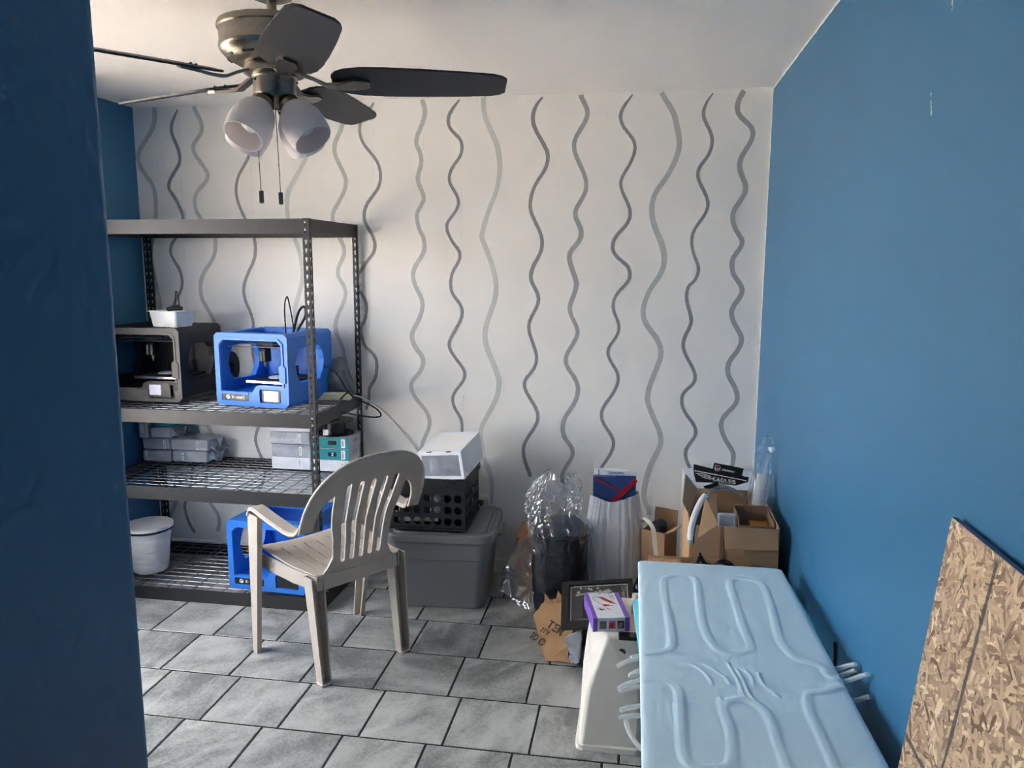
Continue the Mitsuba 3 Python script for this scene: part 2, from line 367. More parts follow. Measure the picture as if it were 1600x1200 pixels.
# painted wavy lines on the back wall (paint film, a fraction of a millimetre proud)
STRIPES = [
    ('L', 0.026, '-2555,2442 -2557,2386 -2572,2338 -2611,2284 -2650,2235 -2667,2198 -2663,2155 -2636,2105 -2604,2061 -2586,2017 -2582,1960 -2590,1869 -2620,1750 -2632,1692 -2633,1621 -2617,1550 -2608,1485 -2599,1433 -2598,1368 -2606,1318 -2641,1182 -2674,1002 -2643,786 -2586,604 -2549,457 -2575,306 -2618,209 -2665,111 -2699,32'),
    ('D', 0.018, '-2421,2428 -2444,2389 -2464,2341 -2460,2299 -2440,2249 -2426,2194 -2433,2151 -2464,2108 -2495,2059 -2498,2022 -2470,1978 -2445,1928 -2430,1868 -2469,1778 -2501,1737 -2514,1692 -2496,1647 -2468,1596 -2456,1538 -2468,1486 -2500,1434 -2526,1375 -2532,1255 -2489,1043 -2474,864 -2526,680 -2494,571 -2463,510 -2471,443 -2488,367 -2521,290 -2527,256 -2508,178 -2473,115 -2444,71'),
    ('L', 0.024, '-2328,2442 -2317,2410 -2296,2367 -2292,2319 -2315,2283 -2345,2241 -2340,2205 -2312,2161 -2281,2118 -2272,2087 -2292,2050 -2336,2008 -2356,1958 -2349,1908 -2324,1867 -2257,1778 -2249,1736 -2259,1679 -2290,1629 -2332,1571 -2350,1513 -2347,1449 -2322,1397 -2294,1346 -2282,1317 -2265,1224 -2284,1084 -2343,940 -2368,831 -2355,741 -2335,695 -2343,614 -2378,488 -2390,428 -2385,384 -2370,302 -2331,241 -2319,192 -2334,131 -2349,73'),
    ('D', 0.018, '-2020,2437 -2036,2384 -2019,2318 -2003,2252 -2015,2216 -2033,2187 -2062,2139 -2095,2090 -2113,2036 -2115,1987 -2101,1931 -2074,1869 -2031,1777 -2022,1723 -2030,1661 -2061,1598 -2092,1534 -2101,1483 -2091,1426 -2069,1374 -2055,1317 -2056,1294 -2068,1193 -2046,1054 -2008,914 -2029,807 -2054,742 -2075,676 -2051,590 -2025,501 -2064,392 -2077,296'),
    ('P', 0.026, '-1712,2434 -1702,2358 -1679,2287 -1695,2222 -1716,2178 -1751,2121 -1793,2056 -1825,2002 -1834,1953 -1831,1867 -1802,1767 -1781,1711 -1768,1643 -1764,1568 -1777,1505 -1800,1441 -1811,1403 -1813,1335 -1771,1199 -1751,1062 -1786,921 -1813,815'),
    ('L', 0.024, '-1505,2436 -1504,2387 -1511,2350 -1527,2306 -1556,2250 -1566,2207 -1552,2156 -1523,2098 -1509,2053 -1519,2002 -1552,1945 -1582,1894 -1587,1855 -1577,1816 -1555,1770 -1532,1718 -1533,1672 -1560,1619 -1567,1573 -1542,1526 -1529,1487 -1541,1433 -1571,1372 -1590,1311 -1582,1257 -1556,1197 -1543,1135 -1542,1084 -1573,997 -1562,893'),
    ('D', 0.019, '-1352,2431 -1368,2405 -1406,2365 -1426,2322 -1427,2285 -1410,2235 -1370,2184 -1338,2139 -1324,2089 -1330,2032 -1362,1981 -1397,1937 -1414,1892 -1410,1841 -1381,1789 -1365,1750 -1362,1724 -1373,1685 -1405,1646 -1434,1606 -1460,1567 -1463,1527 -1445,1481 -1421,1441 -1416,1388 -1431,1334 -1450,1293 -1444,1246 -1431,1206 -1397,1173 -1370,1133 -1368,1085 -1380,1030 -1409,981 -1414,950 -1434,863'),
    ('L', 0.024, '-1101,2437 -1086,2381 -1097,2333 -1124,2272 -1133,2229 -1116,2185 -1108,2148 -1117,2104 -1128,2061 -1118,2017 -1099,1966 -1110,1928 -1133,1890 -1135,1852 -1122,1801 -1106,1769 -1098,1717 -1114,1672 -1149,1620 -1161,1568 -1144,1510 -1117,1451 -1115,1405 -1136,1345 -1168,1285 -1172,1245 -1152,1198 -1119,1152 -1116,1111 -1141,1064 -1176,1022 -1180,981 -1153,927 -1109,874 -1085,819 -1093,764 -1119,707 -1133,651 -1156,594'),
    ('D', 0.018, '-910,2431 -936,2401 -962,2360 -966,2317 -944,2280 -908,2242 -899,2199 -912,2157 -945,2114 -965,2064 -959,2027 -930,1977 -919,1939 -934,1895 -968,1851 -981,1813 -962,1762 -942,1730 -916,1692 -920,1647 -950,1595 -963,1531 -951,1479 -918,1433 -903,1388 -919,1335 -953,1275 -974,1222 -954,1169 -914,1116 -892,1070 -908,1023 -949,967 -958,926 -943,879 -916,832 -909,791 -909,764 -910,709'),
    ('P', 0.028, '-789,2438 -788,2385 -775,2331 -744,2263 -718,2196 -708,2122 -711,2061 -724,1999 -750,1931 -777,1862 -796,1793 -801,1768 -787,1730 -764,1673 -741,1603 -728,1539 -730,1474 -751,1403 -778,1324 -785,1258 -775,1206 -745,1134 -718,1061 -713,1035 -718,974 -745,906 -779,844 -807,782 -810,734 -803,679 -790,617 -763,549 -751,480 -753,417 -756,375'),
    ('D', 0.02, '-498,2430 -531,2388 -545,2333 -526,2270 -488,2206 -469,2150 -487,2086 -528,2023 -553,1950 -552,1894 -523,1828 -497,1763 -500,1697 -534,1630 -550,1572 -537,1528 -511,1469 -524,1410 -553,1351 -557,1299 -535,1231 -518,1163 -534,1102 -573,1049 -577,1005 -546,945 -511,876 -519,814 -563,741 -584,678 -571,607 -544,536'),
    ('M', 0.025, '-313,2436 -295,2396 -280,2350 -305,2288 -339,2226 -338,2171 -306,2099 -281,2028 -288,1972 -324,1908 -329,1860 -301,1795 -317,1738 -354,1689 -353,1639 -327,1565 -322,1521 -346,1446 -350,1396 -319,1329 -312,1287 -339,1227 -368,1166 -358,1115 -319,1056 -305,996 -326,926 -364,864 -380,802 -366,748 -333,699 -329,656 -357,604 -381,538 -369,495 -358,459'),
    ('D', 0.019, '-67,2430 -103,2383 -122,2330 -100,2275 -63,2228 -50,2181 -72,2111 -107,2049 -112,2001 -84,1938 -65,1882 -81,1826 -129,1770 -146,1713 -118,1664 -72,1624 -59,1575 -74,1540 -118,1490 -137,1432 -124,1382 -106,1324 -125,1265 -156,1214 -148,1163 -113,1104 -104,1053 -131,984 -176,914 -182,861 -157,810 -122,750 -129,688 -170,616 -183,589 -183,553'),
    ('L', 0.028, '68,2437 93,2393 126,2339 144,2277 158,2200 141,2123 97,2038 51,1968 38,1889 56,1809 91,1729 105,1648 87,1584 49,1524 18,1450 12,1384 38,1326 81,1269 103,1202 89,1135 59,1049 44,981 59,913 114,781 110,718 78,646 53,566 41,494 43,444 58,408 69,362'),
    ('D', 0.018, '304,2424 275,2380 264,2327 287,2274 309,2212 292,2143 256,2090 250,2044 279,1981 301,1918 284,1863 243,1800 232,1745 248,1673 269,1609 249,1552 229,1533 217,1485 230,1419 244,1354 222,1296 210,1238 235,1172 269,1106 267,1055 228,1012 212,969 232,902 275,843 285,792 255,739 240,695 254,644 267,618 289,559'),
    ('M', 0.026, '445,2431 423,2391 418,2346 442,2307 482,2269 493,2231 471,2178 443,2125 443,2072 468,2010 466,1963 430,1901 418,1855 439,1792 467,1744 455,1705 426,1657 428,1609 437,1583 470,1535 476,1495 443,1438 434,1389 464,1325 486,1276 469,1218 432,1160 431,1101 461,1044 479,977 450,926 412,874 411,823 442,756 472,705 472,654 469,601'),
]

TONE = {'D': ('stripe_dark', 'dark grey wavy painted line'), 'M': ('stripe_mid', 'mid grey wavy painted line'), 'L': ('stripe_light', 'light grey wavy painted line'), 'P': ('stripe_pale', 'pale grey wide wavy painted line')}
for tone, w, s in STRIPES:
    Q = np.array([[float(c)/1000 for c in q.split(',')] for q in s.split()])
    Q = Q[Q[:, 1] > .08]
    C = spline(Q, len(Q)*5); C[:, 0] = np.clip(C[:, 0], XL+.004, XR-.004)
    t = np.gradient(C, axis=0); t /= np.linalg.norm(t, axis=1, keepdims=True); nn = np.c_[-t[:, 1], t[:, 0]]
    f = np.linspace(0, 1, len(C)); ww = w*(.9 + .25*(meshkit.noise(np.c_[f*9, f*0+w*100, f*0+len(Q)])-.5))
    if tone == 'D': ww *= np.clip(.45+f*14, 0, 1)
    A, B = C+nn*ww[:, None]/2, C-nn*ww[:, None]/2
    A[:, 0] = np.clip(A[:, 0], XL+.002, XR-.002); B[:, 0] = np.clip(B[:, 0], XL+.002, XR-.002)
    A[:, 1] = np.minimum(A[:, 1], ROOM_H-.001); B[:, 1] = np.minimum(B[:, 1], ROOM_H-.001)
    Gd = np.stack([np.stack([A[:, 0], A[:, 0]*0+YB-.0006, A[:, 1]], 1), np.stack([B[:, 0], B[:, 0]*0+YB-.0006, B[:, 1]], 1)], 1)
    add('wavy_line', sheet(Gd, .0006), TONE[tone][0], label=TONE[tone][1], parent='wall_back')

# wall outlet low on the back wall
o = thing('wall_outlet', 'white double wall outlet on the striped wall beside the black crate', 'outlet')
add('cover_plate', cbox(-.84, -.762, YB-.007, YB, .355, .425, .003), 'white_plastic', parent=o)
for z in (.374, .406): add('socket', put(lathe([(.0, .003), (.014, .003), (.015, 0)], 20), frame_m((-.80, YB-.007, z), (1, 0, 0), (0, 0, 1), (0, -1, 0))), 'cream_plastic', parent=o)
add('plug', rhull([(-.80, YB-.012, .39), (-.80, YB-.04, .388), (-.815, YB-.012, .39)], .010), 'black_matte', True, label='black plug pushed into the socket', parent=o)

# ------------------------------------------------------------------ steel shelf
SX0, SX1, SY0, SY1 = -2.642, -1.447, 3.285, 3.888
TOPS = [(1.829, 'top'), (.951, ''), (.574, ''), (.064, '')]
s_ = thing('storage_shelf', 'black boltless steel shelving unit with four wire decks against the striped wall', 'shelf')
def flange(w=.030, h=1.83):
    keyh = Point(0, 0).buffer(.0062, quad_segs=3).union(Polygon([(-.0042, 0), (.0042, 0), (.0024, -.015), (-.0024, -.015)]))
    holes = [affinity.translate(keyh, w/2, h-.022-i*.0381) for i in range(47)]
    return prism(shapely.box(0, 0, w, h).difference(shapely.unary_union(holes)), .002)
FL = flange()
for (x, y, sx, sy) in ((SX0, SY0, 1, 1), (SX1, SY0, -1, 1), (SX0, SY1, 1, -1), (SX1, SY1, -1, -1)):
    a = put(FL, frame_m((x, y, 0), (sx, 0, 0), (0, 0, 1), (0, sy, 0)))
    b = put(FL, frame_m((x, y, 0), (0, sy, 0), (0, 0, 1), (sx, 0, 0)))
    for m in (a, b): trimesh.repair.fix_normals(m)
    add('post', cat(a, b), 'shelf_steel', parent=s_)
BH, INS = .064, .003
for zt, nm in TOPS:
    for y, q in ((SY0+INS, 1), (SY1-INS-.0, -1)):
        pr = Polygon([(0, 0), (0, -BH), (.016, -BH), (.016, -BH+.002), (.002, -BH+.002), (.002, -.012), (.022, -.012), (.022, -.010), (.004, -.010), (.004, 0)])
        m = put(prism(pr, SX1-SX0-.008), frame_m((SX0+.004, y, zt), (0, q, 0), (0, 0, 1), (1, 0, 0))); trimesh.repair.fix_normals(m)
        add('beam', m, 'shelf_steel', parent=s_)
    for x, q in ((SX0+INS, 1), (SX1-INS, -1)):
        m = put(prism(pr, SY1-SY0-.008), frame_m((x, SY0+.004, zt), (q, 0, 0), (0, 0, 1), (0, 1, 0))); trimesh.repair.fix_normals(m)
        add('beam', m, 'shelf_steel', parent=s_)
    wires = []
    for y in np.linspace(SY0+.012, SY1-.012, 13): wires.append(rod((SX0+.006, y, zt-.007), (SX1-.006, y, zt-.007), .0024, 6))
    for x in np.linspace(SX0+.03, SX1-.03, 15): wires.append(rod((x, SY0+.007, zt-.0035), (x, SY1-.007, zt-.0035), .0019, 6))
    for x in np.linspace(SX0+.03, SX1-.03, 15)[[4, 9]]: wires.append(rod((x+.02, SY0+.007, zt-.012), (x+.02, SY1-.007, zt-.012), .0035, 6))
    add('wire_deck', cat(*wires), 'wire_steel', 30, parent=s_, label='welded wire grid deck')
for x, y, ux in ((SX1, SY0, (-1, 0, 0)), (SX0, SY0, (1, 0, 0))):
    for zt, nm in TOPS:
        for dz in (.016, .048):
            add('rivet', put(trimesh.creation.icosphere(1, .0055), frame_m((x+ux[0]*.015, y-.001, zt-dz), (1, 0, 0), (0, .5, 0), (0, 0, 1))), 'rivet_steel', True, parent=s_)
DECK = {1: .951-.0016, 2: .574-.0016, 3: .064-.0016}

# ------------------------------------------------------------------ 3D printers
def man_box(x0, x1, y0, y1, z0, z1):
    return m3.Manifold.cube([x1-x0, y1-y0, z1-z0]).translate([x0, y0, z0])
def man_prism(poly, h, M):
    """extrude a shapely polygon (CCW) and transform by a 4x4"""
    poly = shapely.geometry.polygon.orient(poly)
    cs = m3.CrossSection([np.array(poly.exterior.coords)[:-1]])
    return m3.Manifold.extrude(cs, h).transform(np.asarray(M)[:3])
def chamf(x0, x1, y0, y1, c):
    c = np.broadcast_to(c, (4,))
    return Polygon([(x0+c[0], y0), (x1-c[1], y0), (x1, y0+c[1]), (x1, y1-c[2]), (x1-c[2], y1), (x0+c[3], y1), (x0, y1-c[3]), (x0, y0+c[0])])
FRONT = lambda y: frame_m((0, y, 0), (1, 0, 0), (0, 0, 1), (0, -1, 0))       # polygon (x,z), extruded towards -y from y
SIDE = lambda x: frame_m((x, 0, 0), (0, 1, 0), (0, 0, 1), (1, 0, 0))         # polygon (y,z), extruded towards +x from x
def printer(M, W, Dp, Hh, cm, label, fm=None, gantry=True, plate_text='X-one2', bed=True, screen='screen_grey', group=None):
    t = thing('desktop_3d_printer', label, '3d printer', group)
    P = lambda m: put(m, M)
    fr = .030
    outer = man_prism(chamf(0, W, 0, Hh, (.012, .022, .016, .016)), Dp, FRONT(Dp))
    inner = man_box(fr, W-fr, .018, Dp-.03, .055, Hh-.02)
    win = man_prism(chamf(fr+.004, W-.034, .068, Hh-.034, (.006, .006, .022, .022)), .06, FRONT(.04))
    top = man_prism(chamf(.055, W-.055, .06, Dp-.09, .02), .1, frame_m((0, 0, Hh-.05), (1, 0, 0), (0, 1, 0), (0, 0, 1)))
    hexa = Polygon([(.075, .15), (.10, .11), (Dp-.12, .11), (Dp-.09, .15), (Dp-.075, .20), (Dp-.09, .25), (Dp-.12, .28), (.10, .28), (.075, .24), (.06, .20)])
    side = man_prism(hexa, W+.2, SIDE(-.1))
    body = outer - inner - win - top - side
    step = man_prism(Polygon([(W*.46, .0), (W*.50, .068), (W*.56, .100), (W-.03, .100), (W-.03, .02), (W-.05, .0)]), .03, FRONT(.03))
    step = step ^ man_box(0, W, -.01, .05, .004, .12)
    body = body + step
    recess = man_prism(chamf(W*.60, W-.045, .020, .086, .006), .014, FRONT(.012))
    recess2 = man_prism(chamf(fr, W*.45, .022, .056, .002), .004, FRONT(.003))
    body = body - recess - recess2
    add('body', P(body), cm, 25, parent=t)
    # raised rim around the front window
    a, b = chamf(fr-.010, W-.022, .058, Hh-.020, (.004, .004, .026, .026)), chamf(fr+.001, W-.032, .066, Hh-.032, (.004, .004, .022, .022))
    rim = man_prism(a, .006, FRONT(.001)) - man_prism(b, .03, FRONT(.015)) - man_box(W*.455, W+.02, -.05, .05, 0, .100)
    add('front_rim', P(rim), fm or cm, 20, parent=t)
    if fm:
        face = man_prism(chamf(.001, W-.001, .001, Hh-.001, (.012, .022, .016, .016)), .003, FRONT(.001)) - man_prism(a, .03, FRONT(.015)) - man_prism(chamf(W*.58, W-.04, .016, .090, .006), .02, FRONT(.01)) - recess2
        add('front_face', P(face), fm, 20, parent=t, label='lighter grey front face')
    tab = man_prism(chamf(W-.046, W-.012, .120, .205, (.004, .004, .010, .010)), .010, FRONT(.004))
    add('door_handle', P(tab), fm or cm, 20, parent=t)
    np_ = add('name_plate', P(cbox(fr+.002, W*.445, .0008, .004, .024, .054, .0005)), 'black_gloss', parent=t, label='glossy black name plate')
    o = np.array([fr+.056, .0006, .033]); R3, oo = M[:3, :3], M[:3, 3]
    if plate_text: add('lettering', text_on(plate_text, .0145, oo+R3@o, R3@[1, 0, 0], R3@[0, 0, 1], .0006), 'lettering_white', parent=np_)
    if plate_text == 'X-one2':
        ring = Point(0, 0).buffer(.0105, quad_segs=8).difference(LineString([(-.006, -.005), (0, .006), (.006, .003)]).buffer(.0018))
        add('emblem', P(put(prism(ring, .0006), frame_m((fr+.036, .0006, .040), (1, 0, 0), (0, 0, 1), (0, -1, 0)))), 'lettering_white', parent=np_)
    if fm: sc = add('screen_bezel', P(man_prism(Polygon([(W*.50, .026), (W-.062, .026), (W-.066, .088), (W-.076, .095), (W*.545, .095), (W*.525, .088)]), .006, FRONT(.004))), 'black_gloss', 20, parent=t, label='glossy dark trapezoid screen surround')
    else: sc = add('screen_bezel', P(cbox(W*.62, W-.052, .006, .010, .024, .083, .001)), 'black_gloss', parent=t)
    if screen: add('display', P(cbox(W*.60, W-.115, -.003, .0005, .034, .086, .0005) if fm else cbox(W*.65, W-.062, .0045, .0075, .028, .079, .0005)), screen, parent=sc)
    if gantry:
        g = add('gantry_rods', P(cat(rod((fr, .06, Hh-.055), (W-fr, .06, Hh-.055), .003), rod((fr, .06, Hh-.07), (W-fr, .06, Hh-.07), .003), rod((fr, .20, Hh-.06), (W-fr, .20, Hh-.06), .003))), 'rod_chrome', 40, parent=t)
        add('lead_screw', P(cat(rod((W*.63, Dp-.10, .1), (W*.63, Dp-.10, Hh-.06), .005))), 'rod_chrome', 40, parent=t)
        add('coupler', P(rod((W*.64, Dp-.10, .12), (W*.64, Dp-.10, .165), .012, 12)), 'black_matte', 40, parent=t)
        add('carriage', P(cbox(W*.30, W*.52, .17, .24, Hh-.085, Hh-.055, .003)), 'black_matte', parent=t)
        e = add('extruder', P(cbox(W*.36, W*.44, .15, .20, Hh-.155, Hh-.09, .004)), 'black_matte', parent=t)
        add('fan_cover', P(cat(rod((W*.37, .148, Hh-.15), (W*.37, .148, Hh-.10), .007), rod((W*.42, .148, Hh-.15), (W*.42, .148, Hh-.10), .007))), 'brass_nickel', 40, parent=e)
        add('nozzle', P(put(lathe([(.002, -.03), (.006, -.018), (.009, 0)], 12), frame_m((W*.40, .17, Hh-.155), (1, 0, 0), (0, 1, 0), (0, 0, 1)))), 'brass_nickel', 40, parent=e)
        add('z_rail', P(rod((W*.40, Dp-.08, .1), (W*.40, Dp-.08, Hh-.1), .003)), 'black_matte', parent=t)
    if bed:
        p = add('bed_plate', P(cbox(W*.34, W-.05, .05, Dp-.06, .108, .116, .002)), 'black_matte', parent=t, label='dark heated bed plate')
        add('bed_edge', P(cbox(W*.34, W-.05, .045, .052, .106, .119, .001)), 'rod_chrome', parent=p)
        add('printed_disc', P(put(lathe([(0, .006), (.05, .006), (.056, .002), (.056, 0)], 30), frame_m((W*.60, .17, .120), (1, 0, 0), (0, 1, 0), (0, 0, 1)))), 'screen_grey', 40, parent=p)
    add('foot', P(cat(*[put(lathe([(.0, -.006), (.014, -.006), (.014, .002)], 16), frame_m((x, y, 0), (1, 0, 0), (0, 1, 0), (0, 0, 1))) for x in (.05, W-.05) for y in (.05, Dp-.05)])), 'black_matte', 40, parent=t)
    return t
PM1 = rotz(-.16, (-2.025, 3.452, DECK[1]+.006)); printer(PM1, .410, .385, .350, 'printer_blue', 'blue open-frame 3D printer on the second shelf behind the corner post')
PM2 = rotz(-.02, (-2.652+.0, 3.462, DECK[1]+.006)); PB = printer(PM2, .445, .37, .365, 'printer_black', 'black 3D printer with grey front on the second shelf at left', fm='printer_black_front', plate_text=None, bed=True, screen='screen_lilac')
R3, oo = PM2[:3, :3], PM2[:3, 3]
add('lettering', text_on('X-pro', .0145, oo+R3@np.array([.128, .0006, .033]), R3@[1, 0, 0], R3@[0, 0, 1], .0006), 'lettering_white', parent=PB)
PM3 = rotz(-.07, (-1.945, 3.335, DECK[3]+.006)); printer(PM3, .415, .37, .345, 'printer_blue', 'blue stripped 3D printer shell on the bottom shelf behind the chair', gantry=False, bed=False, screen=None)
# filament spools
def spool(key_parent, M, r=.1, w=.065, colour='black_matte'):
    prof = [(.028, 0), (r, 0), (r, .004), (r*.55, .005), (r*.55, w-.005), (r, w-.004), (r, w), (.028, w), (.028, 0)]
    return put(lathe(prof, 40), M)
sp = add('spool_holder', spool(None, frame_m((-2.125, 3.70, 1.10), (0, 1, 0), (0, 0, 1), (1, 0, 0)), .085, .045), 'black_matte', 30, parent=PB, label='black filament spool on the printer side')
# black power leads looping up from the printers
c1 = thing('power_cable', 'thin black cables looping up from the top of the blue printer', 'cable')
add('loop', tube(spline([(-1.735, 3.62, 1.26), (-1.74, 3.63, 1.34), (-1.742, 3.64, 1.44), (-1.73, 3.64, 1.47), (-1.72, 3.64, 1.44), (-1.70, 3.63, 1.34), (-1.695, 3.62, 1.26)], 40), .0035), 'cable_black', 40, parent=c1)
add('loop', tube(spline([(-1.715, 3.64, 1.26), (-1.70, 3.66, 1.34), (-1.675, 3.67, 1.41), (-1.655, 3.67, 1.42), (-1.65, 3.67, 1.38), (-1.68, 3.66, 1.32), (-1.69, 3.65, 1.26)], 40), .0065), 'cable_black', 40, parent=c1)
# clear tub with a black plug on the black printer
zt = DECK[1]+.006+.365
tb = thing('plastic_tub', 'small translucent white food tub on top of the black printer', 'tub')
def tub(w, d, h, r, t=.002):
    a = rrect(-w/2, w/2, -d/2, d/2, r); rings = []
    def ring(s, z, off=0): 
        c = np.array(affinity.scale(a.buffer(off), s, s).exterior.segmentize(.01).coords)[:-1]; return c
    base = np.array(a.exterior.segmentize(.012).coords)[:-1]
    V, F = [], []
    for s, z in ((.86, 0), (1.0, h), (1.06, h), (1.06, h-.004), (1.02, h-.004), (.98, h-.002), (.84, t)):
        V.append(np.c_[base*s, np.full(len(base), z)])
    n = len(base); k = len(V); V = np.vstack(V + [[[0, 0, 0]], [[0, 0, t]]])
    for i in range(k-1):
        for j in range(n): F += [(i*n+j, i*n+(j+1) % n, (i+1)*n+(j+1) % n), (i*n+j, (i+1)*n+(j+1) % n, (i+1)*n+j)]
    for j in range(n): F += [(k*n, (j+1) % n, j), (k*n+1, (k-1)*n+j, (k-1)*n+(j+1) % n)]
    return trimesh.Trimesh(V, F, process=False)
add('body', put(tub(.185, .135, .078, .02), rotz(-.25, (-2.315, 3.575, zt+.001))), 'tub_plastic', 40, parent=tb)
pl = thing('charger_plug', 'black charger plug with a bent cable resting on the plastic tub', 'plug')
add('block', rhull([(-2.315, 3.545, zt+.088), (-2.255, 3.56, zt+.09), (-2.285, 3.58, zt+.098)], .010), 'black_matte', 40, parent=pl)
add('cable', tube(spline([(-2.29, 3.56, zt+.10), (-2.285, 3.565, zt+.14), (-2.282, 3.57, zt+.175), (-2.275, 3.57, zt+.16), (-2.268, 3.565, zt+.10)], 30), .003), 'cable_black', 40, parent=pl)

# ------------------------------------------------------------------ goods on the shelf
# grey poly bag behind the blue printer
pb = thing('poly_mailer_bag', 'crumpled grey plastic bag behind the blue printer at the shelf end', 'bag')
m = rhull([(-1.555, 3.75, .985), (-1.49, 3.80, .99), (-1.565, 3.83, 1.10), (-1.535, 3.80, 1.12), (-1.475, 3.76, 1.0), (-1.565, 3.75, 1.06), (-1.51, 3.76, 1.075)], .034, 2)
add('bag', crumple(dense(m, .012), .014, 16, 3), 'poly_bag', 35, parent=pb)
add('tie_cord', tube(spline([(-1.585, 3.70, 1.105), (-1.56, 3.695, 1.12), (-1.53, 3.695, 1.105), (-1.495, 3.70, 1.065), (-1.468, 3.71, 1.01), (-1.458, 3.76, .985)], 40), .0045), 'cable_black', 40, parent=pb, label='black cord over the bag')
# power strip
ps = thing('power_strip', 'cream power strip lying along the end of the second shelf', 'power strip')
add('housing', put(cbox(-.088, .088, -.026, .026, 0, .036, .006), rotz(.05, (-1.525, 3.70, DECK[1]+.001))), 'cream_plastic', 40, parent=ps)
for k in range(3): add('socket', put(cbox(-.011, .011, -.011, .011, 0, .0015, .0006), rotz(.05, (-1.58+k*.055, 3.697+k*.003, DECK[1]+.037))), 'white_plastic', parent=ps)
add('cord', tube(spline([(-1.436, 3.705, .972), (-1.41, 3.72, .968), (-1.38, 3.80, .93), (-1.33, YB-.012, .86), (-1.22, YB-.010, .74), (-1.135, YB-.010, .63), (-1.06, YB-.012, .50), (-.98, YB-.02, .43), (-.86, YB-.03, .40), (-.812, YB-.03, .388)], 80), .0042), 'cable_white', 40, parent=ps, label='long white power cord running down the wall')
c2 = thing('looped_cable', 'black cable drooping in a loop off the end of the second shelf', 'cable')
add('loop', tube(spline([(-1.46, 3.62, .968), (-1.435, 3.68, .99), (-1.42, 3.70, .965), (-1.35, 3.74, .92), (-1.30, 3.74, .885), (-1.292, 3.73, .868), (-1.32, 3.72, .862), (-1.38, 3.68, .875), (-1.43, 3.62, .90), (-1.49, 3.55, .935)], 70), .0042), 'cable_black', 40, parent=c2)

def barcode(o, ux, uz, w, h, parent, seed):
    r = np.random.default_rng(seed); o = np.asarray(o, float); ux = np.asarray(ux, float); uz = np.asarray(uz, float)
    k = add('barcode_label', card(o, ux, uz, 0, w, 0, h, .0007), 'lettering_white', parent=parent)
    out = []; z = h*.16
    while z < h*.84:
        t = r.uniform(.0012, .0032); out.append(card(o, ux, uz, w*.22, w*.68, z, z+t, .0011)); z += t + r.uniform(.0012, .003)
    add('bars', cat(*out), 'print_dark', parent=k)
def pack(o, rot, w, d, h, label, seed, group, tail=True):
    """box sealed in a grey vacuum bag; o = front left bottom corner"""
    t = thing('sealed_package', label, 'package', group)
    M = rotz(rot, o)
    m = dense(cbox(0, w, 0, d, .001, h, .006), .016); P = np.array(m.vertices)
    nz = meshkit.fbm(P*38, 3, seed)-.5
    P += (P - [w/2, d/2, h/2])*(.05*nz[:, None])
    P[:, 2] = np.clip(P[:, 2], .0005, h-.0005); m.vertices = P
    parts = [m]
    if tail:   # loose crimped film at the right end
        u = np.linspace(0, 1, 14); v = np.linspace(0, 1, 10)
        Gd = np.array([[(w-.004 + a*.060*(.5+.5*b), .01+b*(d-.02), (h*.52 + .016*math.sin(b*9+seed) + (1-a)*.012*math.sin(b*21+seed)) + a*(.028*math.sin(b*7+seed*2)) - a*.012) for b in v] for a in u])
        Gd[..., 2] = np.clip(Gd[..., 2], .002, h)
        parts += [sheet(Gd, .0012)]
        wedge = dense(hull([(w-.01, .01, .002), (w-.01, d-.01, .002), (w-.01, .01, h-.003), (w-.01, d-.01, h-.003), (w+.030, .03, h*.35), (w+.030, d-.03, h*.40)]), .014)
        parts += [crumple(wedge, .0035, 36, seed)]
    add('film', put(cat(*parts), M), 'vacuum_bag', 30, parent=t)
    return t, M
Z2 = DECK[2]
g1 = 'grey sealed packages stacked on the third shelf'
R = lambda M, p: (np.append(p, 1)@M.T)[:3]
t, M = pack((-2.469, 3.735, Z2), .02, .20, .145, .064, 'grey sealed package at the bottom of the middle pair on the third shelf', 1, None)
barcode(R(M, (.055, -.003, .010)), M[:3, 0], (0, 0, 1), .013, .043, t, 1)
t, M = pack((-2.474, 3.732, Z2+.065), .04, .215, .145, .064, 'glossy grey sealed package on top of the middle pair', 2, None)
barcode(R(M, (.145, -.003, .008)), M[:3, 0], (0, 0, 1), .014, .048, t, 2)
for k in range(2):
    t, M = pack((-2.638, 3.724+.006*k, Z2+.065*k), .02-.03*k, .160, .15, .064, ('grey sealed package at the bottom of the left stack', 'grey sealed package second in the left stack')[k], 3+k, None, False)
    barcode(R(M, (.125 if k else .02, -.003, .010)), M[:3, 0], (0, 0, 1), .013, .046, t, 5+k)
t, M = pack((-2.588, 3.728, Z2+.130), .03, .120, .15, .060, 'grey sealed package at the top of the left stack with a torn side', 8, None)
t, M = pack((-2.645, 3.712, Z2+.130), .0, .050, .15, .105, 'grey sealed package leaning at the far left of the third shelf', 9, None, False)
barcode(R(M, (.02, -.003, .03)), M[:3, 0], (0, 0, 1), .013, .046, t, 9)
tt = thing('teal_carton', 'flat teal carton on top of the left package stack under the shelf', 'box')
add('carton', put(cbox(0, .12, 0, .14, 0, .05, .002), rotz(.03, (-2.575, 3.745, Z2+.191))), 'box_teal', parent=tt)
